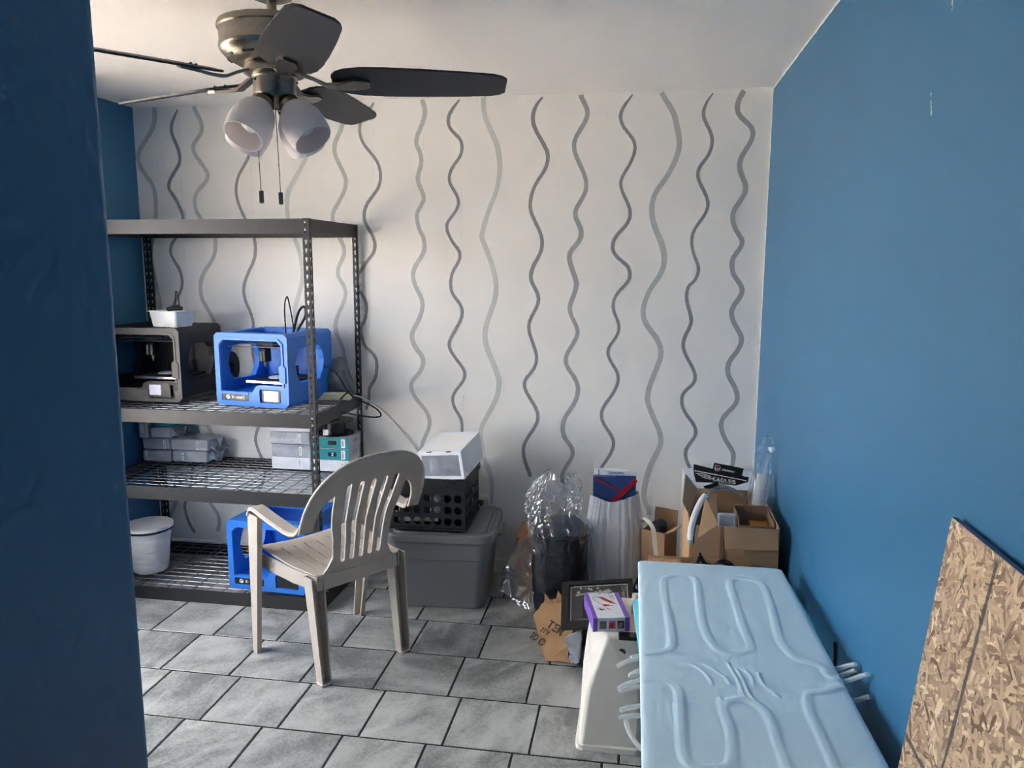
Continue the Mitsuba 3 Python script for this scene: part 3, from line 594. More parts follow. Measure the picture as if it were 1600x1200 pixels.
# white boxes and teal boxes beside the corner post
for k in range(4):
    h = .066; dx = .003*math.sin(k*2.1)
    t = thing('white_box', ('white box at the bottom of the stack behind the front post', 'white box second from bottom behind the front post', 'white shrink-wrapped box third in the stack behind the front post', 'white box topmost in the stack, tucked under the shelf')[k], 'box')
    M = rotz(.0+.012*k, (-1.882+dx, 3.702+.002*k, Z2+h*k))
    add('carton', put(cbox(0, .212, 0, .172, .0005, h-.0005, .002), M), 'box_white' if k in (0, 3) else 'vacuum_bag', parent=t)
    barcode(R(M, (.150, -.0005, .010)), M[:3, 0], (0, 0, 1), .014, .046, t, 20+k)
for k in range(3):
    h = .061
    t = thing('filament_box', ('white box under the two teal boxes by the corner post', 'teal box with grey sides in the middle of the stack by the corner post', 'teal box at the top of its stack under a black spool')[k], 'box')
    M = rotz(.02-.012*k, (-1.656+.002*k, 3.695, Z2+h*k))
    add('carton', put(cbox(0, .200, 0, .178, .0005, h-.0005, .002), M), 'box_white' if k == 0 else 'box_grey_side', parent=t)
    R3, oo = M[:3, :3], M[:3, 3]
    if k:
        add('teal_front', put(cbox(.001, .199, -.0012, .0005, .002, h-.002, .0004), M), 'box_teal', parent=t)
        w_ = add('window_cutout', put(cbox(.088, .132, -.0022, -.0008, .020, .042, .0003), M), 'black_gloss', parent=t)
        if k == 1: add('lettering', text_on('2', .016, oo+R3@np.array([.103, -.0022, .024]), R3@[1, 0, 0], R3@[0, 0, 1], .0006), 'lettering_white', parent=w_)
        add('side_lettering', text_on('PETG', .017, oo+R3@np.array([.2005, .055, .022]), R3@[0, 1, 0], R3@[0, 0, 1], .0006), 'lettering_grey', parent=t)
    barcode(R(M, (.158, -.0018, .007)), M[:3, 0], (0, 0, 1), .022 if k else .014, .046, t, 30+k)
t = thing('filament_spool', 'black filament spool lying on top of the teal boxes', 'spool')
add('reel', spool(None, frame_m((-1.562, 3.785, Z2+.184), (1, 0, 0), (0, 1, 0), (0, 0, 1)), .098, .072), 'black_gloss', 30, parent=t)
a = 3.9; add('paper_tag', put(cbox(-.014, .014, -.001, .001, .004, .034, .0004), rotz(.12, (-1.575, 3.694, Z2+.187))), 'lettering_white', parent=t, label='small white square tag')
# white bucket with a lid
bk = thing('lidded_bucket', 'white ribbed bucket with a lid and black rim on the bottom shelf', 'bucket')
zb = DECK[3]
MB = frame_m((-2.478, 3.50, zb), (1, 0, 0), (0, 1, 0), (0, 0, 1))
prof = [(.0, .0005), (.082, .0005)]
for k in range(6):
    z0 = .012+k*.034; r0 = .084+.026*(z0/.23); prof += [(r0, z0), (r0+.002, z0+.003), (r0+.004, z0+.031), (r0+.002, z0+.033)]
add('pail', put(lathe(prof, 48), MB), 'white_plastic', 40, parent=bk)
add('rim_band', put(lathe([(.108, .214), (.118, .217), (.119, .232), (.108, .234)], 48), MB), 'black_matte', 40, parent=bk, label='black rim band')
add('lid', put(lathe([(.110, .226), (.1215, .229), (.1215, .243), (.116, .2445), (.108, .240), (0, .240)], 48), MB), 'white_plastic', 40, parent=bk)

# ------------------------------------------------------------------ stacking chair
CF = np.array([-.81, .59, 0]); CF /= np.linalg.norm(CF)
CM = frame_m((-1.25, 2.97, 0), (CF[1], -CF[0], 0), CF, (0, 0, 1))
ch = thing('plastic_chair', 'taupe plastic armchair with a slatted back in front of the steel shelf', 'chair')
C_ = lambda m: put(m, CM)
BX = 0.0
def sup(A, B, zc, n=2.5, k=14):
    t_ = np.linspace(0, math.pi/2, k); return [(A*abs(math.sin(q))**(2/n), zc + B*abs(math.cos(q))**(2/n)) for q in t_]
half = sup(.274, .265, .655); half[-1] = (.272, .635)
inn = [(.222, .635)] + sup(.224, .165, .655, 2.4)[::-1]
band = Polygon([(-x, z) for x, z in half[::-1]] + half[1:] + inn + [(-x, z) for x, z in inn[::-1]][1:])
fan_ = Polygon([(-.168, .83), (.168, .83), (.155, .70), (.134, .58), (.126, .48), (-.126, .48), (-.134, .58), (-.155, .70)])
gaps = []
for k in range(5):
    f = (k-2)/5.6
    gaps.append(LineString([(f*.236, .482), (f*.246, .58), (f*.280, .70), (f*.306, .808)]).buffer(.0105, quad_segs=4))
low = Polygon([(-.190, .375), (.190, .375), (.185, .42), (.150, .455), (.127, .50), (-.127, .50), (-.150, .455), (-.185, .42)])
shape = shapely.unary_union([band, fan_.difference(shapely.unary_union(gaps)), low]).difference(shapely.unary_union(gaps)).buffer(.006).buffer(-.006)
def back_map(P):
    x, z, t = P[:, 0], P[:, 1], P[:, 2]
    y = -.188 - .20*np.clip(z-.44, 0, .2) - .46*np.clip(z-.64, 0, 1)**1.0 + .15*x**2 - t
    return np.c_[x, y, z]
m = dense(prism(shape, .009), .022); m.vertices = back_map(np.array(m.vertices))
bk_ = add('backrest', C_(m), 'chair_plastic', 28, parent=ch)
rim_pts = np.array([(-x, z) for x, z in half[::-1]] + half[1:])
rim3 = spline(np.c_[rim_pts, np.full(len(rim_pts), .004)], 60); rim3 = back_map(rim3)
add('rolled_edge', C_(tube(rim3, .0085, 8)), 'chair_plastic', 50, parent=bk_)
# seat
so = Polygon([(-.195, -.20), (.195, -.20), (.215, -.05), (.232, .12), (.235, .20), (.20, .235), (0, .243), (-.20, .235), (-.235, .20), (-.232, .12), (-.215, -.05)]).buffer(-.02).buffer(.02)
slots = [LineString([(x*(1+.25*(y0+.1)), y0), (x*(1+.25*(y1+.1)), y1)]).buffer(.0042, quad_segs=2) for x in np.linspace(-.155, .155, 7) for y0, y1 in ((-.155, -.075), (-.045, .035), (.065, .135))]
m = dense(prism(so.difference(shapely.unary_union(slots)), .007), .03); P = np.array(m.vertices)
P[:, 2] += .428 + .022*np.clip((P[:, 1]+.2)/.4, 0, 1) + .30*P[:, 0]**2 - 2.4*np.clip(P[:, 1]-.19, 0, 1)**1.2*.25 - .012*np.exp(-(P[:, 1]+.03)**2/.02)
m.vertices = P; add('seat', C_(m), 'chair_plastic', 35, parent=ch)
def slab(rings):
    """hull chain through quads (each 4x3)"""
    return cat(*[hull(np.vstack([rings[i], rings[i+1]])) for i in range(len(rings)-1)])
def quad(c, w, t, wd, td):
    c, wd, td = np.asarray(c, float), np.asarray(wd, float), np.asarray(td, float)
    return np.array([c+wd*w/2+td*t/2, c-wd*w/2+td*t/2, c-wd*w/2-td*t/2, c+wd*w/2-td*t/2])
for s in (-1, 1):
    # skirt under the seat side
    add('seat_skirt', C_(slab([quad((s*.193, -.195, .405), .006, .055, (1, 0, 0), (0, 0, 1)), quad((s*.214, -.05, .405), .006, .060, (1, 0, 0), (0, 0, 1)), quad((s*.230, .12, .412), .006, .062, (1, 0, 0), (0, 0, 1)), quad((s*.233, .205, .415), .006, .05, (1, 0, 0), (0, 0, 1))])), 'chair_plastic', parent=ch)
    # armrest: from the back band forward and over the front post
    ax = [(s*.250, -.222, .668), (s*.254, -.205, .640), (s*.260, -.17, .626), (s*.266, -.08, .634), (s*.270, .04, .652), (s*.270, .115, .662), (s*.268, .148, .654), (s*.267, .163, .628)]
    AX = spline(ax, 22); tt_ = np.gradient(AX, axis=0); tt_ /= np.linalg.norm(tt_, axis=1, keepdims=True)
    rg = [quad(p, .050, .010, (1, 0, 0), np.cross(t, (1, 0, 0))) for p, t in zip(AX, tt_)]
    ar = add('armrest', C_(slab(rg)), 'chair_plastic', 40, parent=ch)
    for q in (-1, 1):
        add('rolled_edge', C_(tube(AX + np.array([q*.025, 0, -.006]), .0065, 8)), 'chair_plastic', 50, parent=ar)
    # front leg: channel open to the inside
    def chan(top, bot, dt, db, w, side):
        (tx, ty, tz), (bx, by, bz) = top, bot
        t = .006
        def ring(c, d, f): return f(np.asarray(c, float), d)
        pl = []
        for f in side(dt, db, w, t): pl.append(hull(np.vstack([np.asarray(top)+f[0], np.asarray(bot)+f[1]])))
        return cat(*pl)
    def quadxy(x0, x1, y0, y1): return np.array([(x0, y0, 0), (x1, y0, 0), (x1, y1, 0), (x0, y1, 0)])
    def front_side(dt, db, w, t):
        o = s
        def P3(d, w): return [quadxy(*sorted((o*.0, -o*t)), -d/2, d/2), quadxy(*sorted((0, -o*w)), d/2-t, d/2), quadxy(*sorted((0, -o*w*.55)), -d/2, -d/2+t)]
        return list(zip(P3(dt, w), P3(db, w*.9)))
    add('leg', C_(chan((s*.292, .125, .632), (s*.268, .210, .0), .085, .036, .040, front_side)), 'chair_plastic', parent=ch)
    def rear_side(dt, db, w, t):
        o = s
        def P3(d, w): return [quadxy(*sorted((0, -o*t)), 0, d), quadxy(*sorted((0, -o*w)), d-t, d), quadxy(*sorted((-o*(w-t), -o*w)), .004, d)]
        return list(zip(P3(dt, w), P3(db, w*.72)))
    lg = add('leg', C_(chan((s*.222, -.200, .432), (s*.212, -.238, .0), .062, .044, .060, rear_side)), 'chair_plastic', parent=ch)
    add('foot_pad', C_(cbox(min(s*.216, s*.168), max(s*.216, s*.168), -.240, -.192, 0, .012, .004)), 'chair_plastic', parent=lg)

# ------------------------------------------------------------------ tote, crate, drawer box
TM_ = rotz(.075, (-.935, 3.63, 0)); TP = lambda m: put(m, TM_)
to = thing('storage_tote', 'large grey plastic storage tote with a lid standing behind the chair', 'storage tote')
def loft(secs, closed=True):
    """secs: list of (polygon coords n x 2, z)"""
    n = len(secs[0][0]); V = np.vstack([np.c_[c, np.full(n, z)] for c, z in secs]); F = []
    for i in range(len(secs)-1):
        for j in range(n):
            p, q = i*n+j, i*n+(j+1) % n; F += [(p, q, q+n), (p, q+n, p+n)]
    k = len(V); V = np.vstack([V, [[*np.mean(secs[0][0], 0), secs[0][1]], [*np.mean(secs[-1][0], 0), secs[-1][1]]]])
    for j in range(n): F += [(k, (j+1) % n, j), (k+1, (len(secs)-1)*n+j, (len(secs)-1)*n+(j+1) % n)]
    return trimesh.Trimesh(V, F, process=False)
def rsec(w, d, r, n=7):
    c = []
    for cx, cy, a0 in ((w/2-r, d/2-r, 0), (-w/2+r, d/2-r, 90), (-w/2+r, -d/2+r, 180), (w/2-r, -d/2+r, 270)):
        for a in np.radians(a0+np.linspace(0, 90, n)): c.append((cx+r*math.cos(a), cy+r*math.sin(a)))
    return np.array(c)
add('body', TP(loft([(rsec(.425, .395, .05), 0), (rsec(.445, .410, .055), .012), (rsec(.482, .436, .06), .245), (rsec(.496, .448, .06), .250), (rsec(.508, .456, .062), .338), (rsec(.50, .45, .06), .345)])), 'tote_grey', 30, parent=to)
ld = add('lid', TP(loft([(rsec(.535, .475, .075), .336), (rsec(.545, .485, .078), .339), (rsec(.545, .485, .078), .366), (rsec(.535, .476, .075), .374), (rsec(.50, .44, .06), .375), (rsec(.485, .425, .055), .366), (rsec(.455, .395, .05), .366), (rsec(.445, .385, .05), .376)])), 'tote_grey', 30, parent=to)
for s in (-1, 1): add('handle', TP(cbox(min(s*.262, s*.29), max(s*.262, s*.29), -.075, .075, .325, .345, .008)), 'tote_grey', parent=to)

CRM = rotz(.02, (-.985, 3.425, .3775)); CP = lambda m: put(m, CRM)
cr = thing('stacking_crate', 'black plastic crate with round holes on top of the grey tote', 'crate')
CW, CD, CH, t_ = .198+.165, .345, .262, .004
X0 = -.165
def face(poly, o, ux, uy, uz): return put(prism(poly, t_), frame_m(o, ux, uy, uz))
hole = lambda cols, x0, dx: shapely.unary_union([Point(x0+i*dx, .055+j*.056).buffer(.0185, quad_segs=6) for i in range(cols) for j in range(3)])
fp = sbox(0, .018, CW, CH-.03).difference(hole(7, .034, .0492))
sp_ = sbox(0, .018, CD, CH-.03).difference(hole(6, .040, .053))
fm_ = [face(fp, (X0, t_, 0), (1, 0, 0), (0, 0, 1), (0, -1, 0)), face(fp, (X0, CD, 0), (1, 0, 0), (0, 0, 1), (0, -1, 0)), face(sp_, (X0, 0, 0), (0, 1, 0), (0, 0, 1), (1, 0, 0)), face(sp_, (X0+CW-t_, 0, 0), (0, 1, 0), (0, 0, 1), (1, 0, 0))]
add('walls', CP(cat(*fm_)), 'crate_black', parent=cr)
for z0, z1, e in ((CH-.034, CH, .008), (.012, .022, .006)):
    add('rim', CP(put(prism(sbox(X0-e, -e, X0+CW+e, CD+e).difference(sbox(X0+t_, t_, X0+CW-t_, CD-t_)), z1-z0), frame_m((0, 0, z0), (1, 0, 0), (0, 1, 0), (0, 0, 1)))), 'crate_black', parent=cr)
add('base', CP(cbox(X0, X0+CW, 0, CD, .012, .018, .001)), 'crate_black', parent=cr)
for x in (X0+.03, X0+CW-.055):
    for y in (.01, CD-.05): add('foot', CP(cbox(x, x+.03, y, y+.04, 0, .013, .002)), 'crate_black', parent=cr)
for x in (X0+.05, X0+CW-.075): add('clip', CP(cbox(x, x+.035, -.010, -.004, CH-.020, CH-.006, .002)), 'black_gloss', parent=cr)
it = thing('dark_bin', 'dark bin filling most of the black crate, seen through its holes', 'bin')
add('bin', CP(cbox(X0+.03, X0+CW-.03, .10, CD-.03, .020, .235, .004)), 'black_matte', parent=it)
# things inside the crate, seen through its holes
it = thing('paper_roll', 'pale rolled papers inside the black crate, seen through its holes', 'paper roll')
add('roll', CP(cat(rod((X0+.03, .05, .05), (X0+.22, .06, .055), .020, 14))), 'mat_line', 40, parent=it)
it = thing('glass_jar', 'clear rounded jar inside the black crate, seen through its holes', 'jar')
add('jar', CP(put(lathe([(0, 0), (.03, 0), (.034, .01), (.034, .10), (.024, .12), (.024, .13), (0, .13)], 20), frame_m((X0+.215, .06, .07), (1, 0, 0), (0, 1, 0), (0, 0, 1)))), 'vacuum_bag', 40, parent=it)
it = thing('antenna_wire', 'black wire end sticking up from the black crate behind the chair', 'cable')
add('wire', tube(spline([(-1.09, 3.52, .52), (-1.10, 3.50, .62), (-1.112, 3.48, .70), (-1.118, 3.47, .735)], 16), .0035), 'cable_black', 40, parent=it)

from scipy.spatial.transform import Rotation as Ro
DM = np.eye(4); DM[:3, :3] = Ro.from_euler('zxy', [-.137, .13, -.111]).as_matrix(); DM[:3, 3] = (-.784, 3.42, .645)
DP = lambda m: put(m, DM)
W, Dd, Hh, b = .217, .269, .14, .016
db = thing('drawer_box', 'small white and clear plastic drawer unit lying tilted on the black crate', 'drawer box')
fr = [cbox(-W, 0, 0, .012, 0, b), cbox(-W, 0, 0, .012, Hh-b*1.2, Hh), cbox(-W, -W+b, 0, .012, 0, Hh), cbox(-b, 0, 0, .012, 0, Hh)]
for x0, x1 in ((-W, -W+.004), (-.004, 0)):
    fr += [cbox(x0, x1, 0, Dd, 0, b), cbox(x0, x1, 0, Dd, Hh-b, Hh), cbox(x0, x1, Dd-b*1.5, Dd, 0, Hh), cbox(x0, x1, 0, b*1.3, 0, Hh)]
fr += [cbox(-W, 0, Dd-.004, Dd, 0, Hh), cbox(-W, 0, 0, Dd, 0, .004)]
fr += [cbox(-W, 0, 0, .02, Hh-.004, Hh), cbox(-W, 0, Dd-.02, Dd, Hh-.004, Hh), cbox(-W, -W+.018, 0, Dd, Hh-.004, Hh), cbox(-.018, 0, 0, Dd, Hh-.004, Hh)]
add('frame', DP(cat(*fr)), 'drawer_white', parent=db)
add('top_panel', DP(cbox(-W+.017, -.017, .018, Dd-.018, Hh-.0045, Hh-.002, .0005)), 'white_plastic', parent=db)
add('side_panel', DP(cbox(-.0030, -.0014, b*1.2, Dd-b*1.4, b*.9, Hh-b*.9, .0004)), 'drawer_white', parent=db)
add('side_panel', DP(cbox(-W+.0014, -W+.0030, b*1.2, Dd-b*1.4, b*.9, Hh-b*.9, .0004)), 'drawer_white', parent=db)
add('front_window', DP(gridmesh([[[x, .002, z] for z in (b, Hh-b*1.2)] for x in (-W+b, -b)])), 'drawer_clear', parent=db, label='clear drawer front')
for x in (-W+.045, -.075): add('slot', DP(cbox(x, x+.026, -.001, .004, Hh-.004, Hh+.0006, .0005)), 'print_dark', parent=db)
for k, (x0, z0, x1, z1, mt) in enumerate(((-.18, .02, -.155, .10, 'white_plastic'), (-.15, .02, -.125, .09, 'print_grey'), (-.11, .02, -.03, .045, 'print_dark'), (-.10, .05, -.05, .058, 'print_grey'))):
    it = thing('drawer_item', ('white strip of hardware inside the clear drawer, leftmost', 'grey strip inside the clear drawer beside the white strip', 'dark parts heaped at the bottom of the clear drawer', 'thin grey rod across the middle of the clear drawer')[k], 'hardware')
    add('piece', DP(cbox(x0, x1, .02, .05, z0, z1, .004)), mt, parent=it)

# ------------------------------------------------------------------ ceiling fan
FX, FY, PH0, FR = -1.076, 2.244, .270, .676
FMx = frame_m((FX, FY, 0), (1, 0, 0), (0, 1, 0), (0, 0, 1)); FP = lambda m: put(m, FMx)
fn_ = thing('ceiling_fan', 'brushed nickel ceiling fan with five dark blades and four frosted lamp shades', 'ceiling fan')
add('canopy', FP(lathe([(0, 2.383), (.035, 2.383), (.058, 2.392), (.068, 2.41), (.07, 2.444)], 40)), 'nickel', 40, parent=fn_)
add('downrod', FP(rod((0, 0, 2.31), (0, 0, 2.39), .0135, 20)), 'nickel', 40, parent=fn_)
mh = add('motor_housing', FP(lathe([(0, 2.325), (.04, 2.325), (.142, 2.320), (.152, 2.316), (.1555, 2.309), (.1555, 2.300), (.150, 2.296), (.149, 2.262), (.1515, 2.256), (.1515, 2.246), (.146, 2.236), (.128, 2.219), (.108, 2.208), (.085, 2.203), (0, 2.203)], 64)), 'nickel', 35, parent=fn_)
for k in range(10):
    a = k*math.pi/5+.2
    add('vent_slot', FP(put(cbox(-.019, .019, -.003, .003, -.004, .004, .002), rotz(a+math.pi/2, (.127*math.cos(a), .127*math.sin(a), 2.2195)))), 'nickel_dark', parent=mh)
add('flywheel', FP(lathe([(.0, 2.204), (.082, 2.204), (.086, 2.196), (.086, 2.180), (.070, 2.176), (0, 2.176)], 48)), 'nickel', 40, parent=fn_)
sw = add('switch_housing', FP(lathe([(0, 2.178), (.066, 2.178), (.066, 2.172), (.062, 2.168), (.061, 2.125), (.056, 2.112), (.044, 2.104), (.034, 2.098), (.026, 2.088), (.012, 2.084), (0, 2.083)], 48)), 'nickel', 40, parent=fn_)
for a in (-2.2, -.95, .3, 1.6): add('screw', FP(put(trimesh.creation.icosphere(1, .004), frame_m((.062*math.cos(a), .062*math.sin(a), 2.160), (1, 0, 0), (0, 1, 0), (0, 0, 1)))), 'nickel_dark', True, parent=sw)
PITCH = math.radians(15)
bw = [(.168, .030), (.180, .050), (.205, .066), (.25, .076), (.32, .079), (.42, .076), (.55, .068), (.635, .060), (.662, .050), (FR, .036)]
bl = shapely.Polygon([(x, -y) for x, y in bw] + bw[::-1]).buffer(.004)
for k in range(5):
    a = PH0 + k*2*math.pi/5
    RM = rotz(a, (FX, FY, 2.168)); c, s = math.cos(-PITCH), math.sin(-PITCH)
    TL = frame_m((0, 0, 0), (1, 0, 0), (0, c, s), (0, -s, c))
    m = prism(bl, .006, -.003)
    add('blade', put(put(m, TL), RM), 'blade_top', 30, parent=fn_)
    ir = [quad((x, 0, z), w, .008, (0, c2, s2), (0, -s2, c2)) for x, z, w, c2, s2 in ((.075, .016, .030, 1, 0), (.11, .004, .026, 1, 0), (.15, -.014, .028, math.cos(-PITCH*.4), math.sin(-PITCH*.4)), (.19, -.014, .040, math.cos(-PITCH*.8), math.sin(-PITCH*.8)), (.23, -.009, .058, c, s), (.262, -.0075, .048, c, s), (.275, -.0070, .030, c, s))]
    bi = add('blade_iron', put(slab(ir), RM), 'nickel', 40, parent=fn_)
    add('screw', put(cat(*[put(trimesh.creation.icosphere(1, .004), frame_m((.235, y*c, y*s+.005), (1, 0, 0), (0, 1, 0), (0, 0, 1))) for y in (-.02, .02)]), RM), 'nickel_dark', True, parent=bi)
# lamp kit
for k, az in enumerate((-107, -17, 73, 163)):
    az = math.radians(az); th = math.radians(52)
    ax = np.array([math.cos(az)*math.cos(th), math.sin(az)*math.cos(th), -math.sin(th)])
    o = np.array([FX + .048*math.cos(az), FY + .048*math.sin(az), 2.100])
    ux = np.cross(ax, [0, 0, 1.0]); ux /= np.linalg.norm(ux); uy = np.cross(ax, ux)
    M = frame_m(o, ux, uy, ax)
    add('lamp_arm', cat(tube(spline([(FX+.02*math.cos(az), FY+.02*math.sin(az), 2.115), o-ax*.012, o+ax*.012], 10), .013, 12), put(lathe([(.0, .0), (.030, .0), (.033, .006), (.033, .022), (.028, .026)], 24), M)), 'nickel', 40, parent=fn_)
    prof = [(.027, .012), (.034, .020), (.050, .040), (.0605, .070), (.0635, .100), (.0605, .128), (.057, .142), (.0548, .142), (.0582, .128), (.061, .100), (.058, .070), (.047, .042), (.030, .022)]
    sh = add('lamp_shade', put(lathe(prof, 48), M), 'frosted_glass', 40, parent=fn_, label='frosted white glass lamp shade')
    add('bulb', put(lathe([(0, .115), (.010, .1135), (.020, .108), (.0275, .098), (.030, .086), (.0275, .072), (.020, .058), (.014, .046), (.013, .028)], 24), M), 'bulb_glass', 40, parent=sh)
for x, y, z0, z1 in ((FX+.004, FY-.012, 2.085, 1.845), (FX-.046, FY-.036, 2.11, 1.848)):
    L_ = np.linspace(z0, z1, 60)
    pc = add('pull_chain', cat(*[put(trimesh.creation.icosphere(0, .0019), frame_m((x+(z0-q)*.02, y, q), (1, 0, 0), (0, 1, 0), (0, 0, 1))) for q in L_] + [rod((x, y, z0), (x+(z0-z1)*.02, y, z1), .0008, 5)]), 'chain_metal', parent=fn_)
    add('fob', put(cbox(-.007, .007, -.0035, .0035, -.036, 0, .002), frame_m((x+(z0-z1)*.02, y, z1), (1, 0, 0), (0, 1, 0), (0, 0, 1))), 'chain_metal', parent=pc)

# ------------------------------------------------------------------ clutter along the back wall
t = thing('tall_carton', 'plain brown carton standing behind the plastic-wrapped bundle against the wall', 'box')
add('carton', cbox(-.572, -.33, 3.60, 3.84, .001, .318, .003), 'cardboard_brown', parent=t)
add('tape_strip', card((-.572, 3.5995, 0), (1, 0, 0), (0, 0, 1), .012, .034, .245, .317), 'cardboard', parent=t)
for k, (r0, z) in enumerate(((.014, .085), (.016, .045), (.012, .010))):
    arc = LineString([(r0*math.cos(a), r0*math.sin(a)) for a in np.linspace(3.6, 6.3, 12)]).buffer(.0022)
    add('printed_mark', put(prism(arc, .0008), frame_m((-.552, 3.5992, z+.025), (1, 0, 0), (0, 0, 1), (0, -1, 0))), 'lettering_dark', parent=t)

t = thing('wrapped_bundle', 'tall navy blue bundle wrapped in clear plastic standing against the back wall', 'bundle')
m = rhull([(x-.006, y-.055, z) for x, y, z in ((-.39, 3.46, .07), (-.27, 3.46, .07), (-.41, 3.50, .35), (-.275, 3.50, .35), (-.40, 3.50, .405), (-.28, 3.50, .41), (-.39, 3.55, .40), (-.29, 3.55, .405), (-.39, 3.55, .07), (-.29, 3.55, .07))], .064, 2)
m = crumple(dense(m, .014), .012, 12, 21); P = np.array(m.vertices); P[:, 2] = np.maximum(P[:, 2], .002); m.vertices = P
add('roll', m, 'navy_cloth', 35, parent=t)
# clear plastic wrap: a tall sack round the bundle, gathered and puffed out above it
nu, nv = 110, 160
u = np.linspace(0, 2*np.pi, nv); G_ = np.zeros((nu, nv, 3))
for i, f in enumerate(np.linspace(0, 1, nu)):
    z = .015 + f*.65
    w = np.interp(f, [0, .55, .66, .72, .85, .95, 1], [.122, .142, .142, .122, .128, .105, .075]); d = np.interp(f, [0, .6, .68, .75, .9, 1], [.112, .118, .095, .07, .055, .035])
    cx = np.interp(f, [0, .6, .75, 1], [-.336, -.342, -.380, -.368])
    x = cx + w*np.sign(np.cos(u))*np.abs(np.cos(u))**.8; y = 3.452 + d*np.sign(np.sin(u))*np.abs(np.sin(u))**.8 - .0*f
    G_[i] = np.c_[x, y, np.full(nv, z) + (.02*np.sin(3*u+1)+.012*np.sin(7*u))*max(f-.8, 0)*5]
amp = np.interp(np.linspace(0, 1, nu), [0, .5, .68, 1], [.004, .005, .021, .023])[:, None, None]
Q = G_.reshape(-1, 3).copy(); Q[:, :2] -= 0
per = np.stack([np.repeat(np.linspace(0, 1, nu), nv)*8, np.tile(np.cos(u), nu)*2.7, np.tile(np.sin(u), nu)*2.7], 1)
dd = np.stack([ridged(per, 1.0, 50+k) + .6*ridged(per, 2.3, 60+k) + .35*ridged(per, 5.1, 70+k) - 1.1 for k in range(3)], 1).reshape(nu, nv, 3)
Gw = G_ + amp*dd*np.array([1, 1, .6]); kw = int(nu*.62)
add('plastic_wrap', gridmesh(Gw[:kw+1]), 'film_clear', 40, parent=t, label='tight clear plastic wrap')
add('plastic_top', gridmesh(Gw[kw:]), 'film_pale', 30, parent=t, label='puffed crinkled plastic gathered at the top')
# loose tail of the plastic reaching left over the brown carton
a_, b_ = np.linspace(0, 1, 40), np.linspace(0, 1, 46)
Gt = np.array([[(-.455 - .205*a**.9*(.35+.65*b**.8), 3.37 + .14*a + .02*math.sin(9*b), .455 - .40*b - .05*a*(1-b)*2 + .02*math.sin(6*a+3*b)) for b in b_] for a in a_])
dd = np.stack([ridged(Gt.reshape(-1, 3), 11, 80+k) + .5*ridged(Gt.reshape(-1, 3), 26, 84+k) - 1 for k in range(3)], 1).reshape(Gt.shape)
Gt = Gt + .016*dd; Gt[..., 2] = np.maximum(Gt[..., 2], .004)
add('plastic_tail', gridmesh(Gt), 'film_pale', 30, parent=t, label='loose clear plastic tail')

# white drawstring bag with boxes inside
t = thing('drawstring_bag', 'white pleated plastic bag standing open around a blue box', 'bag')
nu, nv = 50, 220
u = np.linspace(0, 2*np.pi, nv); G_ = np.zeros((nu, nv, 3)); rip = np.zeros(nv)
for k, (n_, ph) in enumerate(((26, 0), (41, 1.3), (17, 2.2))): rip += np.sin(n_*u+ph+1.5*np.sin(3*u))*(.5, .3, .35)[k]
for i, f in enumerate(np.linspace(0, 1, nu)):
    w = np.interp(f, [0, .03, .1, .4, .75, .93, 1], [.06, .108, .126, .131, .128, .114, .109]); d = np.interp(f, [0, .03, .1, .5, .9, 1], [.05, .07, .08, .08, .062, .056])
    s = 1 + rip*np.interp(f, [0, .1, .4, 1], [.0, .016, .040, .030])
    ztop = .568 + .028*np.clip(np.cos(u)-.35, 0, 1) - .020*np.exp(-((np.cos(u)+.15)/.35)**2)*(np.sin(u) < 0)
    G_[i] = np.c_[-.098 + w*s*np.sign(np.cos(u))*np.abs(np.cos(u))**.85, 3.548 + d*s*np.sign(np.sin(u))*np.abs(np.sin(u))**.85, .004 + f*(ztop-.004)]
dd = .010*(meshkit.fbm(G_.reshape(-1, 3)*18, 3, 9)-.5).reshape(nu, nv, 1)
add('bag', sheet(G_ + dd, .0012), 'bag_white_film', 40, parent=t)
t = thing('blue_gift_box', 'blue box tied with red ribbon sticking out of the white bag', 'box')
add('box', cbox(-.198, -.087, 3.522, 3.556, .12, .661, .002), 'blue_box', parent=t)
add('raised_flap', put(cbox(-.094, -.001, 3.516, 3.521, .50, .672, .001), frame_m((0, 0, 0), (1, 0, -.0), (0, 1, 0), (0, 0, 1))), 'blue_box', parent=t)
add('box_half', cbox(-.086, -.006, 3.522, 3.556, .12, .650, .002), 'blue_box', parent=t)
def ribbon(p, q, w, y):
    p, q = np.asarray(p, float), np.asarray(q, float); L_ = np.linalg.norm(q-p); ux = (q-p)/L_
    return card((p[0], y, p[1]), (ux[0], 0, ux[1]), (-ux[1], 0, ux[0]), 0, L_, -w/2, w/2, .0015)
rb = add('ribbon', ribbon((-.188, .656), (-.066, .592), .008, 3.5145), 'red_ribbon', parent=t, label='thin dark red ribbon')
for k in range(3): add('ribbon', ribbon((-.004+k*.004, .660-k*.003), (-.112+.006*k, .548-.004*k), .011, 3.5135-.001*k), 'red_ribbon', parent=t)
t = thing('white_slim_box', 'flat white box with a teal band behind the blue box in the white bag', 'box')
wb = add('box', cbox(-.193, .0, 3.558, 3.582, .12, .686, .002), 'box_white', parent=t)
add('teal_band', cbox(-.176, -.171, 3.5572, 3.5585, .60, .685, .0003), 'box_teal', parent=t)
add('lettering', text_on('Berkshire', .0115, (-.128, 3.5578, .667), (1, 0, 0), (0, 0, 1), .0008), 'print_blue', parent=t)

